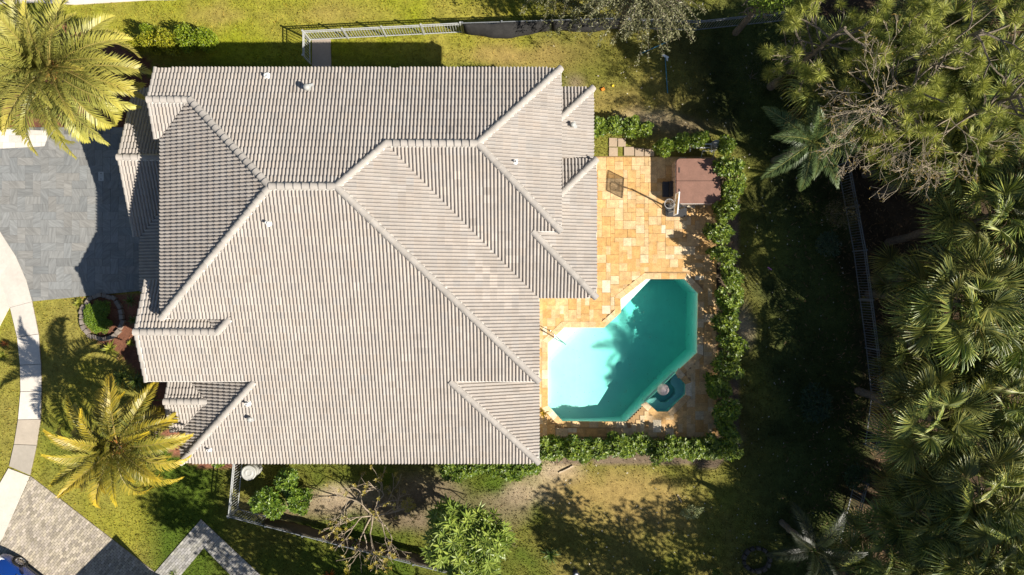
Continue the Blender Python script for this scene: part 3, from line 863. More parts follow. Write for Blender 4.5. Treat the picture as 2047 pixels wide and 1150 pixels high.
pipe_vent(538, 447, fD); pipe_vent(497, 806, fD, .06); hood_vent(503, 836, fD, .3, .75); pipe_vent(420, 898, fD, .05, .22)

# ------------------------------------------------------------------ plant builders
def norm(a): return a / np.maximum(1e-9, np.linalg.norm(a, axis=-1, keepdims=True))
def leaf_quads(mb_, pos, dirn, nrm, L_, W_, col, fold=.12):
    """diamond leaves; arrays of positions, directions and normals"""
    dirn = norm(dirn); sd = norm(np.cross(dirn, nrm)); n_ = norm(np.cross(sd, dirn))
    L_ = np.asarray(L_).reshape(-1, 1) * np.ones((len(pos), 1)); W_ = np.asarray(W_).reshape(-1, 1) * np.ones((len(pos), 1))
    a = pos; b = pos + dirn * L_ * .48 + sd * W_ * .5 + n_ * L_ * fold; c = pos + dirn * L_; d = pos + dirn * L_ * .48 - sd * W_ * .5 + n_ * L_ * fold
    V = np.stack([a, b, c, d], 1).reshape(-1, 3)
    C = np.repeat(np.asarray(col) * np.ones((len(pos), 3)), 4, axis=0)
    mb_.add(V, np.arange(len(V)).reshape(-1, 4), C)
def rdir(n, rng, up=0.0):
    d = rng.normal(size=(n, 3)); d[:, 2] += up
    return norm(d)
def cloud_leaves(mb_, blobs, n, L_, asp, rng, c0, c1, shell=.55, up=.7):
    w = np.array([b[3] * b[4] * b[5] for b in blobs]) ** (2 / 3); w /= w.sum()
    bi = rng.choice(len(blobs), n, p=w); B = np.array(blobs)[bi]
    d = rdir(n, rng); r = rng.uniform(shell, 1.04, (n, 1))
    pos = B[:, :3] + d * r * B[:, 3:]
    keep = pos[:, 2] > .03
    pos, d = pos[keep], d[keep]; n = len(pos)
    nr = norm(d * .8 + rdir(n, rng) * .7 + np.array([0, 0, up]))
    dr = norm(np.cross(nr, rdir(n, rng)) + d * .5)
    k = rng.uniform(0, 1, (n, 1)) ** 1.2
    L2 = L_ * rng.uniform(.65, 1.25, n)
    leaf_quads(mb_, pos, dr, nr, L2, L2 * asp, np.array(c0) * (1 - k) + np.array(c1) * k)
def rosettes(mb_, pos, L_, asp, rng, c0, c1, per=7, tilt=.35):
    n = len(pos)
    ax = norm(rdir(n, rng) * .45 + np.array([0, 0, 1.0]))
    t1 = norm(np.cross(ax, np.array([1, .2, 0]))); t2 = np.cross(ax, t1)
    ph = rng.uniform(0, 6.28, n)
    for k in range(per):
        a = (ph + 2 * PI * k / per + rng.normal(0, .12, n))[:, None]
        d = norm(t1 * np.cos(a) + t2 * np.sin(a) + ax * (tilt + rng.normal(0, .15, (n, 1))))
        q_ = rng.uniform(0, 1, (n, 1))
        leaf_quads(mb_, pos, d, ax, L_ * rng.uniform(.75, 1.15, n), L_ * asp, np.array(c0) * (1 - q_) + np.array(c1) * q_, .06)
def branch_tree(mb_, p, d, ln, r, depth, rng, spread=.6, shrink=.72, kids=(2, 3), tips=None, segs=3, up=.15, n=5, minr=.008):
    pts = [np.array(p, float)]; dd = np.array(d, float)
    for s_ in range(segs):
        dd = dd + rng.normal(0, .14, 3) + np.array([0, 0, up * .3]); dd /= np.linalg.norm(dd)
        pts.append(pts[-1] + dd * ln / segs)
    r1 = max(minr, r * .68)
    mb_.tube([tuple(q_) for q_ in pts], list(np.linspace(r, r1, len(pts))), n, caps=False)
    if depth == 0:
        if tips is not None: tips.append((pts[-1], dd))
        return
    for k in range(rng.integers(kids[0], kids[1] + 1)):
        nd = dd + rng.normal(0, spread, 3) + np.array([0, 0, up]); nd /= np.linalg.norm(nd)
        branch_tree(mb_, pts[-1] if k < 2 else pts[-2], nd, ln * shrink * rng.uniform(.8, 1.15), r1, depth - 1, rng, spread, shrink, kids, tips, segs, up, n, minr)

def frond_mesh(name, L_, n, ll, wid, curve, lift, rng, c_base, c_tip, c_rach=(.30, .24, .07), vee=.55, droop=.4):
    """feather-shaped palm frond growing along +X"""
    m_ = MB()
    N = 12; a = lift; p = np.zeros(3); pts = [p.copy()]
    for i in range(N):
        a_ = a - curve * ((i + .5) / N) ** 1.3
        p = p + np.array([math.cos(a_), 0, math.sin(a_)]) * L_ / N
        pts.append(p.copy())
    pts = np.array(pts)
    m_.tube([tuple(q_) for q_ in pts], list(np.linspace(.028, .006, N + 1)), 4, c_rach, caps=False)
    t = np.repeat(np.linspace(.14, .995, n), 2); sgn = np.tile([1.0, -1.0], n)
    t = np.clip(t + rng.normal(0, .004, len(t)), 0, .999)
    i0 = np.minimum((t * N).astype(int), N - 1); fr_ = (t * N - i0)[:, None]
    pos = pts[i0] * (1 - fr_) + pts[i0 + 1] * fr_
    tan = norm(pts[i0 + 1] - pts[i0]); upv = np.stack([-tan[:, 2], np.zeros(len(t)), tan[:, 0]], 1)
    ang = np.radians(68 - 38 * t)[:, None]
    sd = np.zeros((len(t), 3)); sd[:, 1] = sgn
    d = norm(tan * np.cos(ang) + sd * np.sin(ang) + upv * vee + rng.normal(0, .07, (len(t), 3)))
    lens = ll * np.clip(np.sin(PI * (t * .78 + .17)), .25, 1) * rng.uniform(.88, 1.1, len(t))
    mid = pos + d * (lens * .55)[:, None]
    d2 = norm(d + np.array([0, 0, -droop]))
    tip = mid + d2 * (lens * .45)[:, None]
    w = norm(np.cross(d, upv)) * (wid * .5)
    k = (t[:, None] ** 1.8 * .9 + rng.uniform(-.12, .2, (len(t), 1))).clip(0, 1)
    c = np.array(c_base) * (1 - k) + np.array(c_tip) * k
    V = np.stack([pos - w * .6, pos + w * .6, mid + w, mid - w, tip], 1).reshape(-1, 3)
    b = np.arange(len(t)) * 5
    C = np.repeat(c, 5, 0); C[4::5] *= 1.12
    q_ = np.stack([b, b + 1, b + 2, b + 3], 1); tr_ = np.stack([b + 3, b + 2, b + 4], 1)
    m_.add(V, q_, C); m_.F.append(tr_ + m_.n - len(V))
    return m_.mesh(name, MT['frond'])

def fan_mesh(name, pet, Rr, n, rng, c0, c1, cdry, dry=.12, droop=.8, fold=.25):
    """costapalmate fan leaf growing along +X"""
    m_ = MB()
    pp = [(pet * t_, 0, .25 * pet * t_ - .30 * pet * t_ * t_) for t_ in np.linspace(0, 1, 5)]
    m_.tube(pp, list(np.linspace(.022, .012, 5)), 4, (.16, .17, .045), caps=False)
    hub = np.array(pp[-1])
    th = np.linspace(-2.5, 2.5, n) + rng.normal(0, .025, n)
    V, Q, T, C = [], [], [], []
    for i, a in enumerate(th):
        rr = Rr * (1 - .10 * abs(a) / 2.5) * rng.uniform(.88, 1.06)
        hb = hub + np.array([.22 * Rr * max(0, math.cos(a * .5)) , 0, -.06 * Rr])
        d = np.array([math.cos(a), math.sin(a), 0.0]); sd = np.array([-math.sin(a), math.cos(a), 0.0])
        zf = -fold * abs(math.sin(a)) + rng.normal(0, .05)
        p1 = hb + d * rr * .5 + np.array([0, 0, zf * rr * .5])
        tw = rng.normal(0, .15)
        p2 = hb + d * rr * .8 + sd * tw * .3 * rr * .3 + np.array([0, 0, zf * rr * .8 - droop * .14 * rr])
        p3_ = hb + d * rr * (1.0 - .12 * droop) + sd * tw * .5 * rr * .3 + np.array([0, 0, zf * rr - droop * rr * rng.uniform(.25, .6)])
        w1 = rr * .5 * (5.0 / n) * .44; w2 = w1 * .7
        zig = np.array([0, 0, .022])
        b = len(V)
        V += [hb, p1 + sd * w1 - zig, p1 + zig, p1 - sd * w1 - zig, p2 + sd * w2 * .7, p2 - sd * w2 * .7, p3_]
        T += [(b, b + 1, b + 2), (b, b + 2, b + 3), (b + 4, b + 6, b + 5)]
        Q += [(b + 1, b + 4, b + 5, b + 2)]; T += [(b + 2, b + 5, b + 3)]
        k = rng.uniform(0, 1); c = np.array(c0) * (1 - k) + np.array(c1) * k
        ct_ = c * 1.25 if rng.random() > dry else np.array(cdry)
        C += [c * .8, c, c * 1.05, c, (c + ct_) / 2, (c + ct_) / 2, ct_]
    m_.add(np.array(V), np.array(T), np.array(C)); m_.F.append(np.array(Q) + m_.n - len(V))
    return m_.mesh(name, MT['fan'])

def trunk_mb(a, b, r0, r1, n=9, bulge=0.0, rng=NR, rings=9):
    m_ = MB(); a, b = np.array(a, float), np.array(b, float)
    pts, rr = [], []
    off = rng.normal(0, .04, (rings + 1, 3)); off[0] = off[-1] = 0
    for i in range(rings + 1):
        t = i / rings
        pts.append(tuple(a + (b - a) * t + off[i] * (1 if rings > 3 else 0)))
        rr.append((r0 + (r1 - r0) * t) * (1 + bulge * math.sin(i * 2.4)))
    m_.tube(pts, rr, n)
    return m_

def place_leaf(name, me, parent, loc, az, el, roll=0, s=1.0, color=None):
    mw = Matrix.Translation(loc) @ Matrix.Rotation(az, 4, 'Z') @ Matrix.Rotation(-el, 4, 'Y') @ Matrix.Rotation(roll, 4, 'X') @ Matrix.Scale(s, 4)
    return ob(name, me, parent, mw=mw, color=color)

# ------------------------------------------------------------------ date palms by the front
r_ = np.random.default_rng(3)
YG, OG = (.19, .20, .048), (.48, .42, .085)
FR_A = [frond_mesh('frond', 2.55, 62, .46, .029, 1.25 + .35 * k, .25, r_, YG, OG) for k in range(3)]
FR_B = [frond_mesh('frond', 2.5, 60, .42, .034, 1.45 + .4 * k, .3, r_, (.125, .14, .03), (.55, .40, .03)) for k in range(3)]
FR_DRY = frond_mesh('frond', 2.2, 46, .36, .026, 1.1, .1, r_, (.30, .19, .06), (.42, .30, .10))
def date_palm(base, top, meshes, nfr, label, seed, s=1.0, dry=4, rtr=.2, low=-32):
    rr = random.Random(seed)
    t_ = empty('date_palm', base, label=label, cat='palm tree')
    top = Vector(top) - Vector(base)
    trunk_mb((0, 0, -.1), top, rtr * 1.15, rtr, 12, .06).build('trunk', MT['palmbark'], t_)
    boots = MB()
    for k in range(46):
        a = k * 2.399; zz = -.55 + .6 * k / 46
        c_ = top + Vector((math.cos(a) * .2, math.sin(a) * .2, zz))
        d_ = Vector((math.cos(a) * .5, math.sin(a) * .5, .75)).normalized()
        boots.tube([c_, c_ + d_ * .3], [.05, .02], 4, (rr.uniform(1.5, 3), rr.uniform(1.0, 1.6), .5))
    boots.build('leaf_bases', MT['palmbark'], t_)
    for k in range(nfr):
        f_ = (k + .5) / nfr
        el = math.radians(82 - (82 - low) * f_ ** .85 + rr.uniform(-7, 7))
        az = k * 2.39996 + rr.uniform(-.15, .15)
        g = rr.uniform(.85, 1.12)
        me = meshes[min(2, int(f_ * 3))] if rr.random() < .75 else rr.choice(meshes)
        place_leaf('frond', me, t_, top + Vector((math.cos(az) * .08, math.sin(az) * .08, .05 - .25 * f_)), az, el, rr.uniform(-.5, .5), s * (.78 + .28 * min(1, f_ * 2.2)) * rr.uniform(.92, 1.06), (g * rr.uniform(.94, 1.06), g, g * rr.uniform(.85, 1.05)))
    for k in range(dry):
        az = rr.uniform(0, 6.28)
        place_leaf('frond', FR_DRY, t_, top + Vector((0, 0, -.35)), az, math.radians(rr.uniform(-60, -35)), 0, s * .8, None)
    return t_
pt = P(98, 138, 5.6); date_palm((pt.x + .15, pt.y - .1, 0), pt, FR_A, 64, 'large date palm with olive-yellow fronds over the top of the driveway', 5, 1.38, 3)
pt = P(232, 893, 4.4); date_palm((pt.x + .1, pt.y + .1, 0), pt, FR_B, 42, 'smaller date palm with golden drooping fronds near the lower left roof corner', 9, 1.24, 5, low=-38)

# ------------------------------------------------------------------ cabbage palms of the wood
r_ = np.random.default_rng(21)
GA, GB_, DRY = (.065, .105, .033), (.30, .315, .07), (.42, .29, .09)
FANS = [fan_mesh('fan_leaf', .95, 1.04, 46, r_, GA, GB_, DRY, .10, .45 + .25 * k, .10 + .12 * k) for k in range(3)]
FANOLD = fan_mesh('fan_leaf', .9, .95, 40, r_, (.07, .08, .03), (.17, .13, .04), DRY, .5, 1.3, .45)
FANDEAD = fan_mesh('fan_leaf', .8, .75, 26, r_, (.16, .11, .075), (.26, .19, .13), DRY, .5, 1.5, .5)
def fan_palm(u, v, z, label, seed, s=1.0, nl=34, lean=(0, 0), dead=4, low=-42, gain=1.0):
    rr = random.Random(seed)
    top = P(u, v, z)
    base = Vector((top.x - lean[0], top.y - lean[1], 0))
    t_ = empty('fan_palm', base, label=label, cat='palm tree', group='fan palms of the wood')
    tp = top - base
    trunk_mb((0, 0, -.1), tp - Vector((0, 0, .15)), .19, .15, 10, .05).build('trunk', MT['palmbark'], t_)
    for k in range(nl):
        f_ = (k + .5) / nl
        el = math.radians(84 - (84 - low) * f_ ** .9 + rr.uniform(-9, 9))
        az = k * 2.39996 + rr.uniform(-.25, .25) + seed
        me = FANOLD if f_ > .86 else FANS[min(2, int(f_ * 3.2))] if rr.random() < .7 else rr.choice(FANS)
        g = rr.uniform(.5, 1.4) * gain
        place_leaf('fan_leaf', me, t_, tp + Vector((0, 0, -.3 * f_)), az, el, rr.uniform(-.4, .4), s * (.72 + .36 * min(1, 1.6 * f_)) * rr.uniform(.9, 1.1), (g * rr.uniform(.9, 1.12), g, g * rr.uniform(.85, 1.1)))
    for k in range(dead):
        place_leaf('dead_leaf', FANDEAD, t_, tp + Vector((0, 0, -.45)), rr.uniform(0, 6.28), math.radians(rr.uniform(-75, -45)), rr.uniform(-.6, .6), s * .85)
    return t_
FP = [  # u, v, z, label, scale, leaves
    (1985, 432, 6.6, 'tall fan palm at the right edge with a bare trunk leaning from the fence', 1.22, 40, (1.34, .72)),
    (1925, 606, 6.8, 'big sunlit fan palm with the widest crown in the wood, level with the pool', 1.35, 46, (1.0, -.3)),
    (1872, 842, 6.2, 'fan palm nearest the fence below the pool, crown edged with brown leaves', 1.22, 42, (.7, -.5)),
    (1968, 985, 7.0, 'brightly sunlit fan palm in the lower right wood', 1.32, 44, (1.0, -.8)),
    (1862, 1040, 5.6, 'fan palm left of the bright one in the lower right wood', 1.12, 36, (.5, -.6)),
    (1990, 1120, 7.2, 'yellow-green fan palm in the bottom right corner', 1.3, 42, (1.0, -1)),
    (1785, 1108, 4.4, 'fan palm leaning over the lower end of the fence by the bottom edge', 1.1, 34, (.2, -.4)),
    (1815, 560, 3.4, 'low fan palm just behind the fence, level with the pool top', .82, 24, (0, 0)),
    (1835, 690, 3.6, 'low fan palm just behind the fence under the biggest crown', .86, 24, (0, 0)),
    (2005, 800, 5.6, 'shaded fan palm at the right edge above the bright lower crown', 1.1, 34, (.6, -.2)),
    (1850, 925, 4.2, 'low fan palm beside the gap in the fence', .85, 26, (0, 0)),
    (1700, 200, 5.2, 'drooping fan palm behind the dead branches in the upper right', 1.28, 40, (.5, .5)),
    (1925, 300, 6.0, 'dark fan palm under the pines, left of the top right corner', 1.2, 38, (1.06, 1.2)),
    (1850, 300, 5.0, 'dark fan palm between the dead branches and the leaning trunk', 1.05, 32, (.5, .4)),
    (1905, 1120, 6.2, 'fan palm touching the bottom edge left of the corner palm', 1.15, 36, (.6, -.8)),
    (2060, 620, 6.8, 'fan palm cut by the right edge beside the widest crown', 1.2, 34, (1, 0)),
    (2060, 300, 6.2, 'fan palm cut by the right edge below the pines', 1.2, 34, (1, .4)),
    (2050, 900, 6.0, 'fan palm cut by the right edge above the bottom corner', 1.1, 32, (.8, -.5)),
    (1790, 90, 4.6, 'fan palm half hidden by pine boughs at the top', 1.05, 30, (.3, .5)),
    (1700, 1150, 4.0, 'small fan palm at the bottom edge beside the feather palm', .9, 26, (0, 0)),
    (1935, 745, 4.4, 'low shaded fan palm between the widest crown and the one below', .95, 28, (.2, -.2)),
]
for i, (u, v, z, lb, s_, nl, ln_) in enumerate(FP): fan_palm(u, v, z * .8, lb, 40 + i, s_ * .95, int(nl * .66), ln_, 2, gain=1.08)
# out of frame on the right the wood goes on: it shades the garden
for i, (gu, gv_, z, lb) in enumerate(((1840, 1250, 7.0, 'fan palm beyond the bottom edge near the fence line'), (2000, 480, 7.6, 'fan palm beyond the right edge above the pool level'), (2015, 530, 5.0, 'lower fan palm beyond the right edge above the pool level'), (2010, 590, 5.4, 'second lower fan palm beyond the right edge'))):
    b_ = G(gu, gv_); k_ = 1 / (1 - z / CH)
    fan_palm(1023.5 + (gu - 1023.5) * k_, 575 + (gv_ - 575) * k_, z, lb, 90 + i, 1.35, 34)

for i, (u, v, z, lb, s_) in enumerate(((1960, 150, 3.4, 'low fan palm under the corner pine', 1.2), (1880, 60, 3.2, 'low fan palm at the top edge under the pines', 1.1), (2020, 60, 3.6, 'low fan palm in the top right corner under the pine', 1.2), (1830, 200, 3.0, 'low fan palm under the dead twigs', 1.0), (1800, 262, 3.0, 'low fan palm below the dead twigs near the fence', .9), (2010, 230, 4.0, 'low fan palm at the right edge under the yellow-green pine', 1.15),
                                       (1835, 742, 2.4, 'small fan palm behind the fence bend', .8), (1835, 985, 2.8, 'small fan palm beside the litter patch', .8), (2000, 700, 4.0, 'shaded fan palm under the widest crown at the right edge', 1.0), (1650, 120, 3.0, 'fan palm at the fence corner under the left pine', 1.0))):
    fan_palm(u, v, z, lb, 130 + i, s_, 26, (0, 0), 3)
# feather palms in the shade on the lawn side of the fence, and tall ones whose shade reaches the pool
r_ = np.random.default_rng(31)
FR_Q = [frond_mesh('frond', 2.25, 78, .52, .019, 1.0 + .35 * k, .2, r_, (.026, .045, .014), (.05, .068, .02), c_rach=(.08, .08, .02), vee=.12, droop=.7) for k in range(2)]
def feather_palm(base, top, n, label, seed, s=1.0, low=-15, rtr=.12, els=70, gain=1.0):
    rr = random.Random(seed)
    t_ = empty('feather_palm', base, label=label, cat='palm tree')
    tp = Vector(top) - Vector(base)
    trunk_mb((0, 0, -.1), tp, rtr * 1.2, rtr, 9, .02).build('trunk', MT['bark'], t_)
    MB().lathe([(rtr, -.6), (rtr * 1.1, -.3), (rtr * .7, .1), (.02, .3)], 10).build('crownshaft', MT['frond'], t_, loc=tp, color=(.10, .13, .03))
    for k in range(n):
        f_ = (k + .5) / n
        place_leaf('frond', FR_Q[k % 2], t_, tp + Vector((0, 0, .05)), k * 2.39996 + rr.uniform(-.2, .2) + seed, math.radians(els - (els - low) * f_ + rr.uniform(-6, 6)), rr.uniform(-.4, .4), s * rr.uniform(.9, 1.1), (gain * rr.uniform(.85, 1.15),) * 3)
    return t_
pt = P(1622, 285, 4.2); feather_palm((pt.x, pt.y, 0), pt, 10, 'dark feather-leaved palm in front of the fence in the upper right lawn', 2, 1.05, gain=2.4)
pt = P(1625, 1098, 3.4); feather_palm((pt.x, pt.y, 0), pt, 8, 'dark feather-leaved palm in deep shade near the bottom edge', 4, .95, gain=.45)  # low gain puts the deep shade into the frond colour
for i, (su, sv, z, s_, lb) in enumerate(((1368, 745, 14.5, 1.05, 'tall feather palm beyond the right edge, level with the lower right wood'), (1378, 818, 15.5, .95, 'tall feather palm beyond the lower right corner'), (1405, 790, 14.0, 1.1, 'tall feather palm beyond the right edge that shades the spa'))):
    x, y = G2(su, sv)
    x += z / math.tan(SUN_EL) * hx; y += z / math.tan(SUN_EL) * hy
    feather_palm((x + .8, y, 0), (x, y, z), 20, lb, 6 + i, s_, -35, .14)

# ------------------------------------------------------------------ pines and dead branches, upper right
r_ = np.random.default_rng(51)
def pine(base, top, crown, label, seed, ntuft=170, rad=2.6):
    rg = np.random.default_rng(seed)
    t_ = empty('pine_tree', base, label=label, cat='pine tree')
    tp = np.array(Vector(top) - Vector(base))
    trunk_mb((0, 0, -.1), tuple(tp), .2, .05, 9, .03, rg).build('trunk', MT['bark'], t_)
    bm_ = MB(); tips = []
    for k in range(17):
        f_ = rg.uniform(.5, 1.0); a = k * 2.4 + rg.uniform(-.4, .4)
        d = np.array([math.cos(a), math.sin(a), rg.uniform(-.05, .5)]); d /= np.linalg.norm(d)
        branch_tree(bm_, tuple(tp * f_), d, rad * .5 * (1.25 - .5 * f_), .05, 2, rg, .45, .66, (2, 3), tips, 3, .12, 4, .008)
    bm_.build('branches', MT['bark'], t_, kind='stuff')
    nd = MB()
    pos = np.array([q_[0] for q_ in tips]); pos = pos[rg.random(len(pos)) < .8]
    for p in pos:
        n = 150
        d = rdir(n, rg, .3); g = rg.uniform(.75, 1.25)
        k = rg.uniform(0, 1, (n, 1))
        c = (np.array((.20, .24, .045)) * (1 - k) + np.array((.46, .46, .09)) * k) * g
        leaf_quads(nd, np.tile(p, (n, 1)), d + rg.normal(0, .1, (n, 3)), rdir(n, rg), rg.uniform(.30, .42, n), .0145, c, .0)
    nd.build('needles', MT['needle'], t_)
    return t_
for i, (u, v, z, rad, lb) in enumerate(((1965, 60, 8.6, 3.0, 'bright pine with round needle tufts in the top right corner'), (1845, 165, 7.8, 2.6, 'pine with loose needle tufts above the dead branches'), (1690, 55, 7.0, 2.3, 'pine at the top edge beside the fence corner'), (2040, 190, 8.4, 2.7, 'yellow-green pine cut by the right edge near the top'))):
    pt = P(u, v, z); pine((pt.x - .2, pt.y - .2, 0), pt, None, lb, 60 + i, rad=rad)
def dead_tree(u, v, z, label, seed, dirs, ln, name='dead_tree'):
    rg = np.random.default_rng(seed); pt = P(u, v, z)
    t_ = empty(name, (pt.x + .6, pt.y + .5, 0), label=label, cat='tree')
    q0 = np.array([-.6, -.5, z * .8])
    trunk_mb((0, 0, -.1), tuple(q0), .13, .06, 8, .03, rg).build('trunk', MT['bark'], t_)
    m_ = MB(); tips = []
    for d in dirs:
        d = np.array(d, float); d /= np.linalg.norm(d)
        branch_tree(m_, q0, d, ln, .024, 5, rg, .42, .7, (2, 3), tips, 3, -.02, 4, .0065)
    m_.build('branches', MT['deadtwig'], t_, kind='stuff')
    lf = MB(); pos = np.array([q_[0] for q_ in tips]); sel = rg.random(len(pos)) < .8
    pos = pos[sel]
    leaf_quads(lf, pos, rdir(len(pos), rg, -.3), rdir(len(pos), rg, .6), .13, .035, (.30, .21, .05))
    lf.build('withered_leaves', MT['leaf'], t_, kind='stuff')
dead_tree(1868, 150, 8.0, 'grey dead tree with a fan of bare twigs hanging towards the lawn', 71, [(-1, -.6, .1), (-1, -.3, .2), (-.8, -.8, .15), (-.5, -.9, .15), (-.1, -1, .1), (.5, -.9, .15), (-1, .0, .25)], 1.55)
dead_tree(1955, 215, 8.0, 'second dead tree with sparse pale twigs nearer the right edge', 73, [(-.3, -1, .1), (.5, -.8, .2), (-.9, -.4, .2)], 1.0)

# ------------------------------------------------------------------ broadleaf trees and shrubs
HEDGE0, HEDGE1 = (.04, .085, .010), (.22, .285, .03)
def shrub_mesh(name, seed, blobs, n, L_, asp, c0=HEDGE0, c1=HEDGE1, ros=0):
    rg = np.random.default_rng(seed); m_ = MB()
    cloud_leaves(m_, blobs, n, L_, asp, rg, c0, c1)
    if ros:
        B = np.array(blobs)[rg.integers(0, len(blobs), ros)]
        d = rdir(ros, rg, .8)
        rosettes(m_, B[:, :3] + d * B[:, 3:] * rg.uniform(.9, 1.1, (ros, 1)), L_ * 1.1, asp * .9, rg, c0, c1, 6)
    return m_.mesh(name, MT['leaf'])
def rblobs(seed, n, rx, ry, rz, zc):
    rg = np.random.default_rng(seed); out_ = [(0, 0, zc, rx * .75, ry * .75, rz)]
    for k in range(n):
        a = rg.uniform(0, 6.28)
        out_.append((math.cos(a) * rx * rg.uniform(.35, .75), math.sin(a) * ry * rg.uniform(.35, .75), zc + rg.uniform(-.3, .45) * rz, rx * rg.uniform(.25, .5), ry * rg.uniform(.25, .5), rz * rg.uniform(.35, .6)))
    return out_
HM_ = [shrub_mesh('foliage', 100 + k, rblobs(k, 7, .62, .62, .85, .95), 1000, .15, .55, ros=60) for k in range(4)]
stem = MB()
for k in range(5):
    a = k * 1.25; stem.tube([(0, 0, 0), (.15 * math.cos(a), .15 * math.sin(a), .5), (.35 * math.cos(a), .35 * math.sin(a), 1.1)], [.03, .025, .012], 5)
STEMS = stem.mesh('stems', MT['bark'])
def shrub(u, v, label, k, sx=1, sy=1, sz=1, group=None, name='shrub', rot=None, col=None, mesh_=None, cat='shrub'):
    t_ = empty(name, G(u, v), R.uniform(0, 6.28) if rot is None else rot, label=label, cat=cat, group=group)
    t_.scale = (sx, sy, sz)
    ob('foliage', mesh_ or HM_[k % 4], t_, color=col)
    ob('stems', STEMS, t_, scale=(.7, .7, .38 if mesh_ else .8))
    return t_
ORD = ['first', 'second', 'third', 'fourth', 'fifth', 'sixth', 'seventh', 'eighth', 'ninth', 'tenth', 'eleventh', 'twelfth', 'thirteenth', 'fourteenth', 'fifteenth']
hv = [342, 385, 428, 470, 512, 553, 596, 640, 683, 725, 768, 810, 850, 888]
for i, v in enumerate(hv):
    g = R.uniform(.85, 1.12)
    u = np.interp(v, [340, 450, 560, 720, 900], [1447, 1437, 1442, 1437, 1430]) + R.uniform(-11, 11)
    shrub(u, v, f'leafy hedge shrub right of the pool, {ORD[i]} from the top', i, R.uniform(.7, 1.15), R.uniform(.85, 1.2), R.uniform(.7, 1.15), 'hedge right of the pool', col=(g, g, g * .9))
bu = [1096, 1122, 1148, 1176, 1204, 1230, 1258, 1286, 1312, 1340, 1368, 1394, 1416]
for i, u in enumerate(bu):
    g = R.uniform(.85, 1.1)
    shrub(u - 6 + R.uniform(-6, 6), 885 + R.uniform(-5, 8), f'leafy hedge shrub below the pool, {ORD[i]} from the house', i + 1, R.uniform(.85, 1.1), R.uniform(.8, 1.05), R.uniform(.6, .92), 'hedge below the pool', col=(g, g, g * .9))
for i, (u, v, s_) in enumerate(((1192, 262, .7), (1222, 257, .8), (1252, 262, .85), (1282, 268, .7))):
    shrub(u, v, f'light green shrub above the stepping slabs, {ORD[i]} from the house wall', i, s_, s_, .72, 'shrubs above the stepping slabs', col=(1.12, 1.12, 1))
for i, (u, v, s_) in enumerate(((1320, 305, .72), (1352, 292, .75), (1385, 288, .7), (1440, 300, .72))):
    shrub(u, v, f'leafy shrub behind the hot tub, {ORD[i]} from the left', i + 2, s_, s_, .95, 'shrubs behind the hot tub', col=(1.1, 1.12, 1))
for i, u in enumerate((900, 928, 956, 984, 1012, 1040, 1062)):
    shrub(u, 922 + R.uniform(-4, 10), f'shrub under the south eave near the pool, {ORD[i]} from the left', i, .9, .9, .8, 'shrubs under the south eave', col=(.95, 1, .9))
for i, (u, v, s_, z_) in enumerate(((545, 985, 1.0, 1.0), (585, 950, 1.0, .9), (612, 985, 1.0, .9), (562, 1005, .9, .8))):
    shrub(u, v, f'dense bush right of the grey drum, {ORD[i]} of its clump from the left', i, s_, s_, z_, 'bushes behind the side fence', col=(.9, 1, .85))
shrub(452, 908, 'small light green bush in the corner between roof and side fence', 2, .75, .7, .8, col=(1.15, 1.15, 1))
r_ = np.random.default_rng(81)
LIMEM = [shrub_mesh('foliage', 140 + k, rblobs(20 + k, 9, .7, .7, .5, .5), 2600, .085, .62, (.12, .17, .012), (.40, .40, .03)) for k in range(2)]
for i, (u, v, s_) in enumerate(((262, 88, .62), (297, 84, .8), (335, 82, .95), (372, 79, 1.0), (408, 80, .95), (300, 66, .6))):
    shrub(u + 18, v + 12, f'bright lime shrub north of the roof, {ORD[i] if i < 5 else "standing behind the second"}' + (' from the palm' if i < 5 else ''), i, s_, s_ * .95, 1.55, 'lime shrub row', mesh_=LIMEM[i % 2], col=(1.15, 1.05, 1) if i < 3 else (.8, .95, .8))
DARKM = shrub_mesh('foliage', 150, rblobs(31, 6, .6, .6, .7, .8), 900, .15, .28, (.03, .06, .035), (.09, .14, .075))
DRYM = shrub_mesh('foliage', 151, rblobs(32, 7, .7, .8, .8, .9), 1400, .07, .4, (.07, .07, .03), (.16, .14, .07))
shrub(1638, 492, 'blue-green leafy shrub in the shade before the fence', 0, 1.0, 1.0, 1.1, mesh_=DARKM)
shrub(1660, 428, 'brownish fine-leaved bush growing through the fence', 0, 1.05, 1.2, 1.4, mesh_=DRYM)
shrub(1378, 1020, 'lone pale variegated shrub on the lower lawn', 0, .95, .8, .8, mesh_=shrub_mesh('foliage', 152, rblobs(33, 5, .6, .5, .5, .5), 900, .08, .5, (.09, .14, .05), (.45, .46, .22)))
shrub(1500, 155, 'thin dark sapling on the shaded upper lawn', 0, 1.0, 1.1, .9, mesh_=shrub_mesh('foliage', 153, rblobs(34, 6, .9, .9, .5, .7), 380, .09, .4, (.04, .06, .02), (.10, .10, .03)))
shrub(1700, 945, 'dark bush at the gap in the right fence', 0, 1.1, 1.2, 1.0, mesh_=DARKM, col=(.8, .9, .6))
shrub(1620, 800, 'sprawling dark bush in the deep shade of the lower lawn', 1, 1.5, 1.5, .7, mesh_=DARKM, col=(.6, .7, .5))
for i, (u, v) in enumerate(((1305, 1148), (1430, 1142), (1375, 1160))):
    shrub(u, v, f'small bright weed clump at the bottom edge of the lawn, {["left", "right", "middle"][i]} of three', i, .45, .45, .4, 'weed clumps at the bottom edge', cat='plant', name='weed_clump')
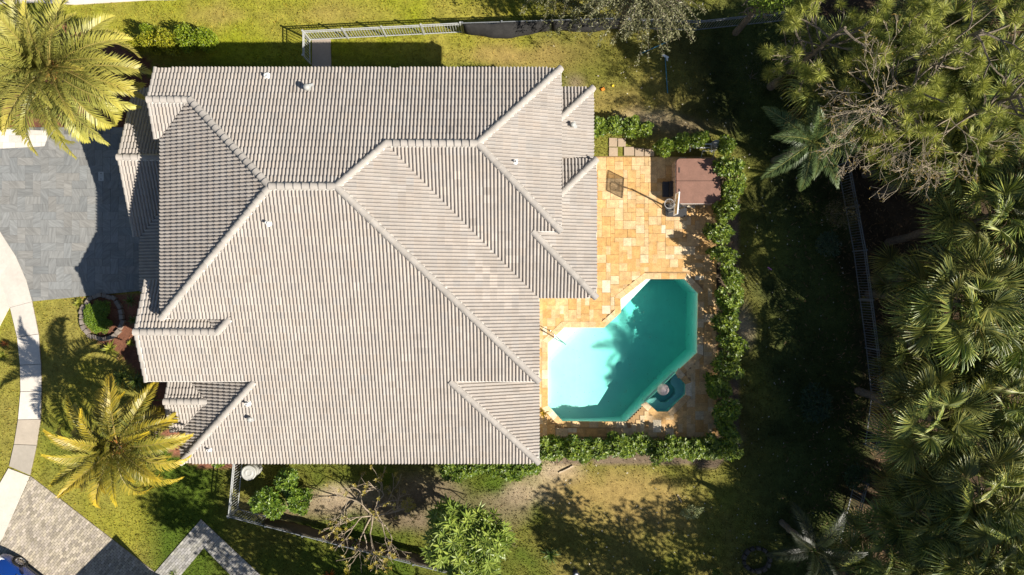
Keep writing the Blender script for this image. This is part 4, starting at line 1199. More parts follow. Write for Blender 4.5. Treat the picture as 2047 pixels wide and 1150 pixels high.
# agave-like strap plants
def strap_mesh(seed, n, L_, w, c0, c1):
    rg = np.random.default_rng(seed); m_ = MB()
    for k in range(n):
        a = k * 2.4 + rg.uniform(-.3, .3); el = rg.uniform(.25, 1.3)
        d = np.array([math.cos(a) * math.cos(el), math.sin(a) * math.cos(el), math.sin(el)])
        sd = np.array([-math.sin(a), math.cos(a), 0]) * w
        l = L_ * rg.uniform(.7, 1.1)
        p1, p2 = d * l * .5, d * l + np.array([0, 0, -.25 * l])
        q_ = rg.uniform(); c = np.array(c0) * (1 - q_) + np.array(c1) * q_
        m_.add([-sd * .6, sd * .6, p1 + sd, p1 - sd, p2], [[0, 1, 2, 3], [3, 2, 4]], c)
    return m_.mesh('leaves', MT['leaf'])
ST1, ST2 = strap_mesh(1, 30, .5, .03, (.12, .15, .02), (.36, .36, .05)), strap_mesh(2, 34, .62, .022, (.05, .10, .02), (.2, .24, .04))
def plant(u, v, label, me, s=1, name='strap_plant', col=None, z=0):
    t_ = empty(name, G(u, v, z), R.uniform(0, 6), label=label, cat='plant'); t_.scale = (s, s, s)
    ob('leaves', me, t_, color=col); return t_
plant(222, 698, 'yellow-green strap-leaved plant below the round stone bed', ST1, 1.15)
plant(160, 606, 'small yellowish plant at the corner of the driveway and lawn', ST1, .8)
plant(262, 686, 'small bright plant beside the entry roof', ST1, .55)
plant(262, 602, 'round dark plant between driveway and entry wall', ST2, .75)
plant(268, 640, 'dark plant in shade right of the round stone bed', ST2, .7)
plant(245, 755, 'green strap-leaved plant above the golden palm', ST2, 1.25)
plant(275, 762, 'second green strap-leaved plant above the golden palm', ST2, 1.2)
plant(232, 780, 'yellow-tipped strap plant close to the golden palm trunk', ST1, .8)
plant(300, 800, 'strap plant beside the low west gable', ST2, 1.2)
plant(8, 712, 'small flowering plant in the verge by the left edge', ST1, .7)
plant(12, 688, 'reddish small plant in the verge by the left edge', ST2, .5, col=(2.5, .6, .9))
plant(240, 715, 'dry tan plant in the mulch near the entry wall', ST1, .5, col=(1.3, .8, 2))
plant(1086, 825, 'yellow potted croton plant at the house corner by the pool', ST1, .75, col=(1.4, .9, .5))
plant(1100, 1108, 'dark spiky plant on the lower lawn', ST2, 1.0, col=(.7, .9, .9))
for i, (u, v) in enumerate(((20, 240), (45, 252), (5, 255))): plant(u, v, 'yellow spiky groundcover below the large palm, ' + ['middle plant of three', 'rightmost of three', 'leftmost of three'][i], ST1, 1.0, col=(1.3, 1, .7))
plant(348, 1146, 'small plant by the brick path at the bottom edge', ST2, .5)
plant(660, 1150, 'orange-leaved plant at the bottom edge below the side fence', ST1, .8, col=(2.2, .6, .3))
plant(695, 1146, 'yellow spear-leaved plant at the bottom edge below the side fence', ST1, .8, col=(1.3, 1.1, .6))

# willow-like tree hanging in from the top
def droop_tree(u, v, z, label, seed):
    rg = np.random.default_rng(seed); pt = P(u, v, z)
    t_ = empty('weeping_tree', (pt.x, pt.y + .4, 0), label=label, cat='tree')
    trunk_mb((0, 0, -.1), (0, -.3, z * .8), .22, .12, 9, .03, rg).build('trunk', MT['bark'], t_)
    tw, lf = MB(), MB()
    for k in range(150):
        a = rg.uniform(0, 2 * PI)
        ln = rg.uniform(1.0, 3.6); a_el = rg.uniform(.2, .9)
        d = np.array([math.cos(a) * 1.1, math.sin(a), a_el]); d /= np.linalg.norm(d)
        p = np.array([0, -.3, z * .8]); pts = [p.copy()]
        ns = 9
        for s_ in range(ns):
            d = d + np.array([0, 0, -.13 - .05 * s_ * .4]) + rg.normal(0, .09, 3); d /= np.linalg.norm(d)
            p = p + d * ln / ns; pts.append(p.copy())
        tw.tube([tuple(q_) for q_ in pts], list(np.linspace(.014, .004, ns + 1)), 4, caps=False)
        pts = np.array(pts)
        n = 105
        t0 = rg.uniform(.28, 1, n) * (ns - .01); i0 = t0.astype(int); f_ = (t0 - i0)[:, None]
        pos = pts[i0] * (1 - f_) + pts[i0 + 1] * f_ + rg.normal(0, .06, (n, 3))
        kk = rg.uniform(0, 1, (n, 1))
        leaf_quads(lf, pos, rdir(n, rg, -.4), rdir(n, rg, .8), rg.uniform(.07, .14, n), .055, np.array((.10, .11, .045)) * (1 - kk) + np.array((.30, .29, .15)) * kk)
    tw.build('branches', MT['bark'], t_, kind='stuff'); lf.build('foliage', MT['leaf'], t_)
droop_tree(1288, -45, 6.0, 'grey-green weeping tree hanging over the fence from the top edge', 91)
droop_tree(1150, -95, 4.4, 'smaller grey-green weeping tree just touching the top edge', 92)

# leafy trees
def leafy_tree(base, z, rx, label, seed, n=5200, L_=.17, asp=.45, c0=(.04, .07, .012), c1=(.12, .16, .025), rz=None, ros=0, name='leafy_tree'):
    rg = np.random.default_rng(seed)
    t_ = empty(name, base, label=label, cat='tree')
    rz = rz or rx * .7
    m_ = MB(); tips = []
    m_.tube([(0, 0, -.1), (.05, .05, z * .3), (0, .1, z * .62)], [.17, .14, .1], 8)
    for k in range(7):
        a = k * .9; branch_tree(m_, (0, .1, z * .55), (math.cos(a), math.sin(a), .7), rx * .5, .06, 2, rg, .5, .7, (2, 3), tips, 3, .1, 5)
    m_.build('trunk', MT['bark'], t_)
    bl = rblobs(seed, 12, rx, rx, rz, z)
    cr = MB(); cloud_leaves(cr, bl, n, L_, asp, rg, c0, c1, .45)
    if ros:
        B = np.array(bl)[rg.integers(0, len(bl), ros)]; d = rdir(ros, rg, .9)
        rosettes(cr, B[:, :3] + d * B[:, 3:] * rg.uniform(.92, 1.12, (ros, 1)), .42, .24, rg, (.13, .20, .028), (.30, .36, .06), 9, .2)
    cr.build('crown', MT['leaf'], t_)
    return t_
pt = P(945, 1085, 3.6); leafy_tree((pt.x, pt.y - .1, 0), 3.4, 1.95, 'round tree with star-shaped pale leaf whorls at the bottom edge', 95, 4200, .2, .35, (.05, .10, .012), (.15, .22, .025), 1.1, 420, 'whorled_tree')
pt = P(1010, 1040, 1.2); shrub(1000, 1060, 'dry dark bush right of the whorled tree', 0, .9, 1.2, .8, mesh_=DRYM)
pt = P(1550, -25, 5); leafy_tree((pt.x, pt.y, 0), 5, 1.3, 'bright green tree peeking in at the top edge by the fence corner', 97, 2600, .16, .5, (.10, .16, .015), (.26, .34, .04))
for i, (su, sv, z, rx, lb) in enumerate(((1135, 1045, 6.2, 1.9, 'leafy tree beyond the bottom edge that shades the lower lawn'), (1210, 1120, 6.6, 2.0, 'leafy tree beyond the bottom edge right of the first'), (1330, 1095, 6.8, 2.3, 'leafy tree beyond the bottom edge below the pool'), (1440, 1060, 7, 2.3, 'leafy tree beyond the bottom edge near the fire ring'),
                                         (385, 1000, 7.6, 2.1, 'leafy tree beyond the bottom edge that shades the front lawn'), (470, 1080, 7.2, 2.0, 'leafy tree beyond the bottom edge beside the brick path'), (575, 1110, 6.0, 1.7, 'leafy tree beyond the bottom edge below the side fence'), (700, 1130, 6.4, 1.6, 'leafy tree beyond the bottom edge below the bare tree'))):
    x, y = G2(su, sv); x += z / math.tan(SUN_EL) * hx; y += z / math.tan(SUN_EL) * hy
    leafy_tree((x, y, 0), z, rx, lb, 200 + i, 1900, .22, .55)

# bare frangipani
def bare_tree(u, v, z, label, seed):
    rg = np.random.default_rng(seed); pt = P(u, v, z * .55)
    t_ = empty('bare_tree', (pt.x, pt.y, 0), label=label, cat='tree')
    MB().tube([(0, 0, -.1), (.02, .03, .5), (0, .0, .95)], [.09, .075, .06], 8).build('trunk', MT['twig'], t_)
    tips = []
    for k in range(7):
        m_ = MB()
        a = k * .9 + .3; branch_tree(m_, (0, 0, .8 + .03 * k), (math.cos(a), math.sin(a), .45), .8, .042, 4, rg, .5, .8, (2, 3), tips, 3, .06, 6, .010)
        m_.build('limb', MT['twig'], t_)
    lf = MB(); pos = np.array([q_[0] for q_ in tips]); pos = pos[rg.random(len(pos)) < .6]
    rosettes(lf, pos, .14, .3, rg, (.20, .19, .03), (.40, .30, .05), 6, .5)
    lf.build('leaf_tufts', MT['leaf'], t_, kind='stuff')
bare_tree(740, 1040, 2.8, 'bare branching tree with pale limbs and few yellow leaf tufts below the roof', 305)

# ------------------------------------------------------------------ fences
def fence(pts, hgt, label, mat, pitch=.125, cloth=None, post=1.9, cat='fence', prad=.009, sagc=0):
    """pts are plan points; every picket and post is a part"""
    base = Vector((*pts[0], 0))
    t_ = empty('picket_fence', base, label=label, cat=cat)
    pk = MB().box((0, 0, hgt / 2), (prad * 2, prad * 2, hgt - .08)).mesh('picket', mat)
    ps = MB().box((0, 0, hgt / 2), (.06, .06, hgt + .06)).box((0, 0, hgt + .05), (.075, .075, .03)).mesh('post', mat)
    ob('post', ps, t_)
    for a_, b_ in zip(pts[:-1], pts[1:]):
        a_, b_ = Vector((*a_, 0)) - base, Vector((*b_, 0)) - base
        d = b_ - a_; L_ = d.length; d.normalize(); rz = math.atan2(d.y, d.x)
        for zz in (hgt - .03, hgt - .2, .1):
            c_ = (a_ + b_) / 2
            MB().box((0, 0, 0), (L_, .035, .035 if zz < hgt - .1 else .04)).build('rail', mat, t_, loc=(c_.x, c_.y, zz), rot=(0, 0, rz))
        npt = max(1, round(L_ / post))
        for k in range(1, npt + 1):
            p = a_ + d * (L_ * k / npt); ob('post', ps, t_, loc=p, rot=(0, 0, rz))
        n = int(L_ / pitch)
        for k in range(1, n):
            ob('picket', pk, t_, loc=a_ + d * (L_ * k / n), rot=(0, 0, rz))
    return t_
def cloth_panel(a_, b_, hgt, label, bulge=.2, name='shade_cloth', side=-1, z0=.1, sag=.0, mat='cloth'):
    a_, b_ = Vector((*a_, 0)), Vector((*b_, 0)); d = b_ - a_; L_ = d.length; d.normalize(); nrm_ = Vector((d.y, -d.x, 0)) * side
    nu_, nv_ = max(6, int(L_ / .2)), 7; V, F = [], []
    rg = np.random.default_rng(int(L_ * 100))
    ph = rg.uniform(0, 6, 4)
    for i in range(nu_ + 1):
        for j in range(nv_ + 1):
            t_, w_ = i / nu_, j / nv_
            off = .05 + bulge * math.sin(PI * w_) * (.35 + .65 * math.sin(PI * min(1, t_ * 1.02)) ) + .02 * math.sin(t_ * L_ * 3 + ph[0] + w_ * 2) + .015 * math.sin(t_ * L_ * 7 + ph[1])
            p = d * (L_ * t_) + nrm_ * off
            V.append((p.x, p.y, z0 + (hgt - z0) * w_ + .01))
    for i in range(nu_):
        for j in range(nv_):
            q_ = i * (nv_ + 1) + j; F.append([q_, q_ + nv_ + 1, q_ + nv_ + 2, q_ + 1])
    o_ = MB().add(V, np.array(F)).build(name, MT[mat], smooth=True, loc=a_, label=label, cat='shade cloth')
    md = o_.modifiers.new('thickness', 'SOLIDIFY'); md.thickness = .006
    return o_
def T(u, v, z=1.22): p = P(u, v, z); return (p.x, p.y)
fence([(T(605, 62)[0] + .01, yKn + 1.9), T(605, 62), T(920, 46)], 1.22, 'pale metal picket fence along the top lawn with an open corner', MT['alu'])
fence([T(924, 46), T(1240, 36), T(1400, 42), T(1604, 20)], 1.22, 'dark metal picket fence behind the black shade cloth along the top', MT['bronze'])
cloth_panel(T(926, 47), T(1100, 40), 1.2, 'black shade cloth bulging from the top fence, left of the weeping tree', .5, side=1)
cloth_panel(T(1104, 41), T(1238, 38), 1.2, 'grey-black shade cloth on the top fence under the weeping tree', .3, side=1)
fence([T(1608, 20), T(1640, 130), T(1698, 322), T(1731, 500), T(1757, 700), T(1768, 800), T(1755, 900)], 1.25, 'long dark metal fence between the shaded lawn and the wood', MT['bronze'])
fence([T(1735, 968), T(1712, 1060), T(1690, 1170)], 1.25, 'short lower stretch of dark metal fence beside the gap in the wood edge', MT['bronze'])
fence([(T(466, 925)[0], yS + .6), T(466, 925), T(456, 1032)], 1.22, 'short pale metal fence from the roof corner to the brick path', MT['alu'])
fence([T(457, 1034), T(900, 1148), T(1000, 1172)], 1.22, 'dark metal side fence running down to the whorled tree', MT['bronze'])
cloth_panel(T(520, 1051), T(700, 1097), 1.15, 'brownish screen cloth on the side fence, left of the bare tree', .06, side=-1, mat='screen')
cloth_panel(T(704, 1098), T(898, 1147), 1.15, 'brownish screen cloth on the side fence under the bare tree', .1, side=-1, mat='screen')

# ------------------------------------------------------------------ things round the pool
# hot tub
tub = empty('hot_tub', P(1396, 362, 0).xyz, label='square brown-covered hot tub at the top right corner of the patio', cat='hot tub')
tc_ = P(1396, 362, .95); tub.location = (tc_.x, tc_.y, .06)
def rounded(w, h_, r, n=5):
    pl = []
    for cx_, cy_, a0 in ((w / 2 - r, h_ / 2 - r, 0), (-w / 2 + r, h_ / 2 - r, 90), (-w / 2 + r, -h_ / 2 + r, 180), (w / 2 - r, -h_ / 2 + r, 270)):
        for k in range(n + 1):
            a = math.radians(a0 + 90 * k / n); pl.append((cx_ + r * math.cos(a), cy_ + r * math.sin(a)))
    return pl
MB().prism(rounded(2.02, 2.04, .16), 0, .78).build('shell', MT['tubside'], tub)
MB().prism(rounded(2.10, 2.12, .2), .785, .80).build('rim', MT['white'], tub)
for k in (-1, 1):
    pl = rounded(2.08, 2.10, .18)
    hf = [p for p in clip_poly([(x, y) for x, y in pl], [(-2, .004 if k > 0 else -2), (2, .004 if k > 0 else -2), (2, 2 if k > 0 else -.004), (-2, 2 if k > 0 else -.004)])]
    n = len(hf)
    m_ = MB().prism(hf, .81, .90)
    m_.prism([(x * .985, y if abs(y) < .01 else y * .985) for x, y in hf], .9, .925)
    cv = m_.build('cover_half', MT['tubcover'], tub)
for k in range(8):
    MB().box((-1.03, -.85 + k * .243, .4), (.03, .22, .7)).build('side_panel', MT['tubside'], tub)
    MB().box((-.85 + k * .243, -1.035, .4), (.22, .03, .7)).build('side_panel', MT['tubside'], tub)
for sx_, sy_ in ((-1.03, -.55), (-1.03, .55), (1.03, -.55), (1.03, .55)): MB().box((sx_, sy_, .7), (.02, .05, .3)).build('strap', MT['black'], tub)
for sy_ in (-.5, .5): MB().box((-.9, sy_, .935), (.04, .24, .02)).build('handle', MT['black'], tub)
MB().box((0, 0, .925), (2.04, .05, .012)).build('seam', MT['tubcover'], tub, color=(.6, .6, .6))
rk = MB(); rk.tube([(.2, 1.1, .6), (.2, 1.4, .9), (.75, 1.4, .9), (.75, 1.1, .6)], .02, 6)
rk.build('cover_lifter', MT['alu'], tub)
stp = empty('tub_step', P(1338, 378, .3).xyz, label='black two-tread step beside the hot tub', cat='step')
sp = P(1338, 378, .3); stp.location = (sp.x, sp.y, .06)
MB().box((.15, 0, .19), (.28, .72, .36)).build('upper_tread', MT['black'], stp)
MB().box((-.15, 0, .1), (.28, .72, .2)).build('lower_tread', MT['black'], stp)
filt = empty('pool_pump', G(1412, 297, 0), label='white pipes and grey filter tank behind the hot tub', cat='pump')
m_ = MB(); m_.tube([(-.9, -.25, .5), (-.9, .1, .5), (.1, .1, .5), (.1, -.3, .5)], .03, 8); m_.tube([(-.75, -.05, .42), (.05, -.05, .42)], .03, 8); m_.build('pipe', MT['white'], filt)
MB().lathe([(.0, 0), (.2, .0), (.22, .1), (.22, .5), (.15, .62), (0, .66)], 16, (.35, .1, 0)).build('tank', MT['drum'], filt)
# basketball hoop
bp_ = P(1351, 421, .1)
hoop = empty('basketball_hoop', (bp_.x, bp_.y, .062), 0, label='portable basketball hoop with a black base next to the hot tub', cat='basketball hoop')
b_ = MB().prism([(x, y * .96) for x, y in rounded(1.0, .64, .12)], 0, .14).prism(rounded(.86, .52, .1), .14, .17)
b_.build('base', MT['black'], hoop)
MB().lathe([(.05, 0), (.05, .03), (0, .03)], 10, (.3, .12, .17)).build('fill_cap', MT['cardark'], hoop)
MB().tube([(-.38, -.12, .1), (-.05, -.05, .95)], .018, 6).tube([(-.38, .12, .1), (-.05, .0, .95)], .018, 6).build('brace', MT['alu'], hoop)
bc = P(1352, 408, 2.2); rel_ = Vector((bc.x - bp_.x, bc.y - bp_.y, 2.2))
MB().tube([(-.05, -.02, .15), (-.02, -.02, 1.9)], .042, 10).tube([(-.02, -.02, 1.85), (rel_.x + .06, rel_.y, 2.0)], .025, 6).tube([(-.02, -.02, 1.7), (rel_.x + .06, rel_.y, 2.35)], .025, 6).build('pole', MT['black'], hoop)
rzb = -.09
bm_t = MT['board'].node_tree; tr_n = bm_t.nodes.new('ShaderNodeBsdfTransparent'); mx_n = bm_t.nodes.new('ShaderNodeMixShader'); mx_n.inputs[0].default_value = .55
bm_t.links.new(bm_t.nodes['Principled BSDF'].outputs[0], mx_n.inputs[1]); bm_t.links.new(tr_n.outputs[0], mx_n.inputs[2]); bm_t.links.new(mx_n.outputs[0], bm_t.nodes['Material Output'].inputs[0])
bd = MB().box((0, 0, 0), (.035, .94, .64)).build('backboard', MT['board'], hoop, loc=rel_, rot=(0, 0, rzb))
fr_ = MB()
for yy in (-.48, .48): fr_.box((0, yy, 0), (.05, .03, .7))
for zz in (-.335, .335): fr_.box((0, 0, zz), (.05, .93, .03))
fr_.build('frame', MT['white'], bd)
for yy, zz, a, b in ((-.2, -.02, .02, .36), (.2, -.02, .02, .36), (0, .16, .42, .02), (0, -.2, .42, .02)): MB().box((-.022, yy, zz), (.006, a, b)).build('target_line', MT['black'], bd)
rg_ = [(-.28 + .215 * math.cos(a), .215 * math.sin(a), -.2) for a in np.linspace(0, 2 * PI, 25)]
MB().tube(rg_, .016, 6, caps=False).tube([(-.07, 0, -.2), (0, 0, -.2)], .025, 6).build('rim', MT['white'], bd)
net = MB()
for k in range(12):
    a = 2 * PI * k / 12; a2 = a + .5
    net.tube([(-.28 + .21 * math.cos(a), .21 * math.sin(a), -.21), (-.28 + .12 * math.cos(a2), .12 * math.sin(a2), -.55)], .006, 3, caps=False)
    net.tube([(-.28 + .21 * math.cos(a), .21 * math.sin(a), -.21), (-.28 + .12 * math.cos(a - .5), .12 * math.sin(a - .5), -.55)], .006, 3, caps=False)
net.build('net', MT['white'], bd)
# handrail in the corner steps
hr = empty('pool_handrail', G(1108, 668, .06), label='steel handrail standing in the pool corner steps', cat='handrail')
def gg(u, v, z): p = G(u, v, z) - G(1108, 668, .06); return (p.x, p.y, p.z)
MB().tube([gg(1099, 661, .06), gg(1100, 662, .75), gg(1102, 664, .88), gg(1106, 667, .92), gg(1116, 676, .72), gg(1130, 688, .25), gg(1131, 689, -.6)], .022, 8).build('rail', MT['steel'], hr)
MB().tube([gg(1110, 675, .03), gg(1109, 674, .75), gg(1107, 671, .9), gg(1106, 667, .92)], .022, 8).build('upright', MT['steel'], hr)
MB().lathe([(.05, 0), (.05, .02), (.025, .03)], 12, gg(1099, 661, .06)).build('flange', MT['steel'], hr)
# ball in the spa
bl_ = P(1325.5, 779, .1)
ball = empty('stone_ball', (bl_.x, bl_.y, -.5), label='mottled pinkish round ball standing in the spa', cat='ball')
m_ = MB().lathe([(.28 * math.sin(a), .6 - .28 * math.cos(a)) for a in np.linspace(.25, PI, 14)], 26); m_.build('globe', MT['pebble'], ball, smooth=True)
MB().lathe([(.12, 0), (.1, .12), (.08, .36)], 14).build('stem', MT['pebble'], ball)

# things on the lawns
def pole_thing(name, a, b, r, mat, label, cat, extra=None):
    a, b = Vector(a), Vector(b)
    t_ = empty(name, a, label=label, cat=cat)
    MB().tube([(0, 0, 0), b - a], r, 8).build('shaft', mat, t_)
    if extra: extra(t_)
    return t_
pole_thing('garden_pole', G(1281, 108, .05), G(1335, 84, .08), .02, MT['bluepole'], 'blue pole lying in the grass under the weeping tree', 'pole', lambda t_: MB().lathe([(.03, -.06), (.03, .06), (0, .06)], 8).build('end_cap', MT['white'], t_))
pole_thing('pool_net', G(1334, 187, .05), G(1329, 116, .08), .02, MT['bluepole'], 'blue pole with a white head lying on the upper lawn', 'pole', lambda t_: MB().box((-.12 - .0, 1.75, .05), (.34, .1, .05), -.5).box((-.05, 1.65, .04), (.06, .25, .04), .3).build('head', MT['white'], t_))
def scrap(name, u, v, d, rz, mat, label, cat):
    t_ = MB().box((0, 0, d[2] / 2), d).box((0, d[1] * .2, d[2] * 1.2), (d[0] * .6, d[1] * .3, d[2] * .5)).build(name, mat, loc=G(u, v, .02), rot=(0, 0, rz), label=label, cat=cat)
scrap('plank', 1132, 938, (.75, .07, .04), .45, MT['wood'], 'thin pale plank lying on bare soil by the roof corner', 'plank')
scrap('plastic_stick', 1538, 537, (.22, .05, .03), -.6, MT['pink'], 'tiny pink stick on the shaded lawn', 'stick')
scrap('toy_scrap', 1205, 179, (.16, .14, .06), .4, MT['orange'], 'small orange scrap on the grass beside the east roof', 'toy')
scrap('toy_scrap', 1225, 172, (.1, .08, .05), .2, MT['yellow'], 'small yellow scrap on the grass beside the orange one', 'toy')
scrap('plank', 1358, 996, (.4, .05, .03), -1.1, MT['wood'], 'thin grey stick next to the variegated shrub', 'stick')
# grey drum behind the side fence
dp = P(497, 946, .95)
drum = empty('storage_drum', (dp.x, dp.y, 0), label='grey cylindrical drum with a ringed lid behind the side fence', cat='drum')
MB().lathe([(.0, 0), (.29, 0), (.31, .05), (.31, .3), (.325, .32), (.31, .34), (.31, .62), (.325, .64), (.31, .66), (.31, .9)], 28).build('body', MT['drum'], drum)
ld = MB().lathe([(.33, .88), (.345, .9), (.345, .95), (.30, .965), (.28, .95), (.2, .95), (.18, .965), (.12, .965), (.1, .95), (0, .95)], 28).build('lid', MT['drum'], drum, color=(1.15, 1.15, 1.12))
# cover plate on the driveway
cpl = empty('cover_plate', G(203, 353, .03), label='pale rectangular cover plate set into the shaded driveway', cat='cover plate')
MB().prism(rounded(.27, .44, .04), 0, .012).build('plate', MT['alu'], cpl)
for yy in (-.13, .13): MB().lathe([(.025, .012), (.025, .018), (0, .018)], 10, (0, yy, 0)).build('bolt', MT['cardark'], cpl)
# concrete pad with stepping objects: grey lamp near the bottom edge
gl = empty('garden_lamp', G(1150, 1143), label='low dark garden lamp with pale lens by the bottom edge', cat='lamp')
MB().lathe([(.12, 0), (.12, .05), (.05, .08), (.05, .3), (.14, .32), (.16, .38), (.1, .42)], 16).build('body', MT['black'], gl)
MB().lathe([(.095, .415), (.06, .45), (0, .46)], 16).build('lens', MT['lamp'], gl)
# ring of stones
fr0 = G(1512, 1118)
ring = empty('fire_ring', fr0, label='dark ring of rough stones on the shaded lawn near the bottom', cat='fire ring')
for k in range(13):
    a = 2 * PI * k / 13; s_ = R.uniform(.8, 1.2)
    MB().box((0, 0, 0), (.24 * s_, .17 * s_, .18), 0, taper=.8).build('stone', MT['stone'], ring, loc=(math.cos(a) * .62, math.sin(a) * .55, .08), rot=(R.uniform(-.1, .1), R.uniform(-.1, .1), a + PI / 2 + R.uniform(-.15, .15)), color=(R.uniform(.25, .5),) * 3)
# round planter of stone blocks
pc0 = G(206, 634)
bed_ = empty('planter_ring', pc0, label='oval bed edged with grey stone blocks between driveway and lawn', cat='planter')
for k in range(26):
    a = 2 * PI * k / 26
    g = R.uniform(.8, 1.15)
    MB().box((0, 0, 0), (.235, .19, .17), 0, taper=.94).build('block', MT['stone'], bed_, loc=(math.cos(a) * (.98 + R.uniform(-.05, .05)), math.sin(a) * (1.05 + R.uniform(-.05, .05)), .06 + R.uniform(-.02, .02)), rot=(R.uniform(-.09, .09), R.uniform(-.09, .09), a + PI / 2 + R.uniform(-.14, .14)), color=(g, g * .97, g * .93))
for k, (u, v, s_) in enumerate(((190, 624, .55), (207, 622, .6), (196, 645, .55), (215, 648, .45), (184, 638, .4))):
    shrub(u, v, f'low leafy plant inside the stone-edged bed, {ORD[k]} of five from its upper left', k, s_ * 1.25, s_ * 1.25, .42, 'plants in the stone-edged bed', mesh_=LIMEM[k % 2], col=(.6, .85, .8), cat='plant', name='bed_plant')

# ------------------------------------------------------------------ parked car at the lower left
ax = math.radians(180 - 38)               # nose points to the upper left
wc = P(38.7, 1125.5, .33)
d_ = Vector((math.cos(ax), math.sin(ax), 0)); sd_ = Vector((d_.y, -d_.x, 0))     # right side of the car
car0 = Vector((wc.x, wc.y, 0)) - d_ * 1.38 - sd_ * .80
car = empty('parked_car', (car0.x, car0.y, .035), ax, label='deep blue car at the lower left corner of the picture', cat='car')
def loft(secs, mat, name, parent, smooth=True):
    """secs: list of (x, [(y, z) half profile from bottom to centre top])"""
    m_ = MB(); n = len(secs[0][1]); V, F = [], []
    for x, pr in secs:
        full = pr + [(-y, z) for y, z in pr[::-1]]
        V += [(x, y, z) for y, z in full]
    k = 2 * n
    for i in range(len(secs) - 1):
        for j in range(k - 1): F.append([i * k + j, i * k + j + 1, (i + 1) * k + j + 1, (i + 1) * k + j])
    m_.add(V, np.array(F)); m_.F.append(np.array([list(range(k))]) + m_.n - len(V)); m_.F.append(np.array([list(range(k))[::-1]]) + m_.n - k)
    return m_.build(name, mat, parent, smooth=smooth)
def sec(x, w, zb, zs, zt): return (x, [(w * .9, zb), (w, zb + .12), (w, (zb + zs) / 2), (w * .97, zs), (w * .86, zs + (zt - zs) * .7), (w * .5, zt), (0.001, zt + .01)])
body = loft([sec(2.28, .62, .3, .55, .60), sec(2.2, .78, .22, .6, .68), sec(1.9, .88, .2, .68, .78), sec(1.38, .9, .2, .76, .88), sec(.8, .9, .2, .84, .94), sec(0, .9, .2, .88, .96), sec(-.9, .9, .2, .9, .97), sec(-1.5, .89, .2, .92, .98), sec(-2.05, .85, .24, .9, .97), sec(-2.3, .7, .35, .8, .9)], MT['car'], 'body', car)
def csec(x, wb, wt, zt): return (x, [(wb, .86), (wb * .99, .93), ((wb + wt) / 2, (.93 + zt) / 2), (wt, zt - .05), (wt * .8, zt), (wt * .4, zt + .02), (.001, zt + .025)])
loft([csec(.95, .78, .7, .97), csec(.3, .8, .6, 1.36), csec(-.3, .8, .62, 1.42), csec(-1.0, .8, .6, 1.38), csec(-1.75, .76, .64, 1.02)], MT['glass'], 'greenhouse', car)
loft([(x, [(.58, z), (.59, z + .01), (.58, z + .03), (.5, z + .035), (.3, z + .04), (.001, z + .045)]) for x, z in ((.22, 1.35), (-.3, 1.42), (-.98, 1.38))], MT['car'], 'roof_panel', car)
for s_ in (-1, 1):
    for x, nm in ((1.38, 'wheel'), (-1.33, 'wheel')):
        w_ = empty('wheel', (0, 0, 0)); w_.parent = car; w_.location = (x, s_ * .82, .33); w_.rotation_euler = (PI / 2 * -s_, 0, 0)
        MB().lathe([(.20, -.1), (.3, -.1), (.33, -.07), (.335, 0), (.33, .07), (.3, .1), (.24, .105), (.235, .06)], 30).build('tyre', MT['rubber'], w_, smooth=True)
        rm = MB().lathe([(.24, .085), (.225, .1), (.215, .085), (.21, .02)], 30)
        for k in range(10):
            a = 2 * PI * k / 10
            rm.box((math.cos(a) * .125, math.sin(a) * .125, .075), (.2, .028, .025), a)
        rm.lathe([(.05, .06), (.05, .1), (.03, .105), (0, .105)], 14)
        rm.build('rim', MT['rim'], w_)
        MB().lathe([(.205, .0), (0, .0)], 20).build('brake_disc', MT['cardark'], w_)
    MB().lathe([(.37, -.12), (.375, .085), (.35, .088), (.35, -.12)], 30).build('wheel_arch', MT['cardark'], car, loc=(1.38, s_ * .82, .33), rot=(PI / 2 * -s_, 0, 0))
    MB().lathe([(.37, -.12), (.375, .085), (.35, .088), (.35, -.12)], 30).build('wheel_arch', MT['cardark'], car, loc=(-1.33, s_ * .82, .33), rot=(PI / 2 * -s_, 0, 0))
    MB().box((1.98, s_ * .66, .66), (.34, .3, .1), s_ * -.35, taper=.8).build('headlight', MT['lamp'], car)
    MB().box((-2.1, s_ * .66, .8), (.2, .3, .14), s_ * .3, taper=.8).build('tail_light', MT['orange'], car, color=(.9, .1, .3))
    mr_ = MB().box((.62, s_ * .99, .98), (.14, .2, .13), taper=.85).build('mirror', MT['car'], car)
    MB().box((0, s_ * .885, .3), (2.0, .05, .1)).build('sill', MT['cardark'], car)
    for x in (.45, -.55): MB().box((x, s_ * .905, .78), (.16, .03, .03)).build('door_handle', MT['steel'], car)
MB().box((2.23, 0, .42), (.08, 1.0, .2)).build('grille', MT['cardark'], car)

# neighbour's house below the frame: its eave corner shades the driveway
nh = empty('neighbor_house', G(363, 1134) , math.radians(-46), label='neighbouring house beyond the bottom edge that shades the brick driveway', cat='house')
MB().box((4.6, -4.6, 1.4), (8, 8, 2.8)).build('wall', MT['stucco'], nh)
m_ = MB(); V = [(0, 0, 2.85), (9.2, 0, 2.85), (9.2, -9.2, 2.85), (0, -9.2, 2.85), (4.6, -4.0, 4.6), (4.6, -5.2, 4.6)]
m_.add(V, [[0, 1, 4], [1, 2, 5, 4], [2, 3, 5], [3, 0, 4, 5], [3, 2, 1, 0]]); m_.build('roof', MT['tile'], nh)

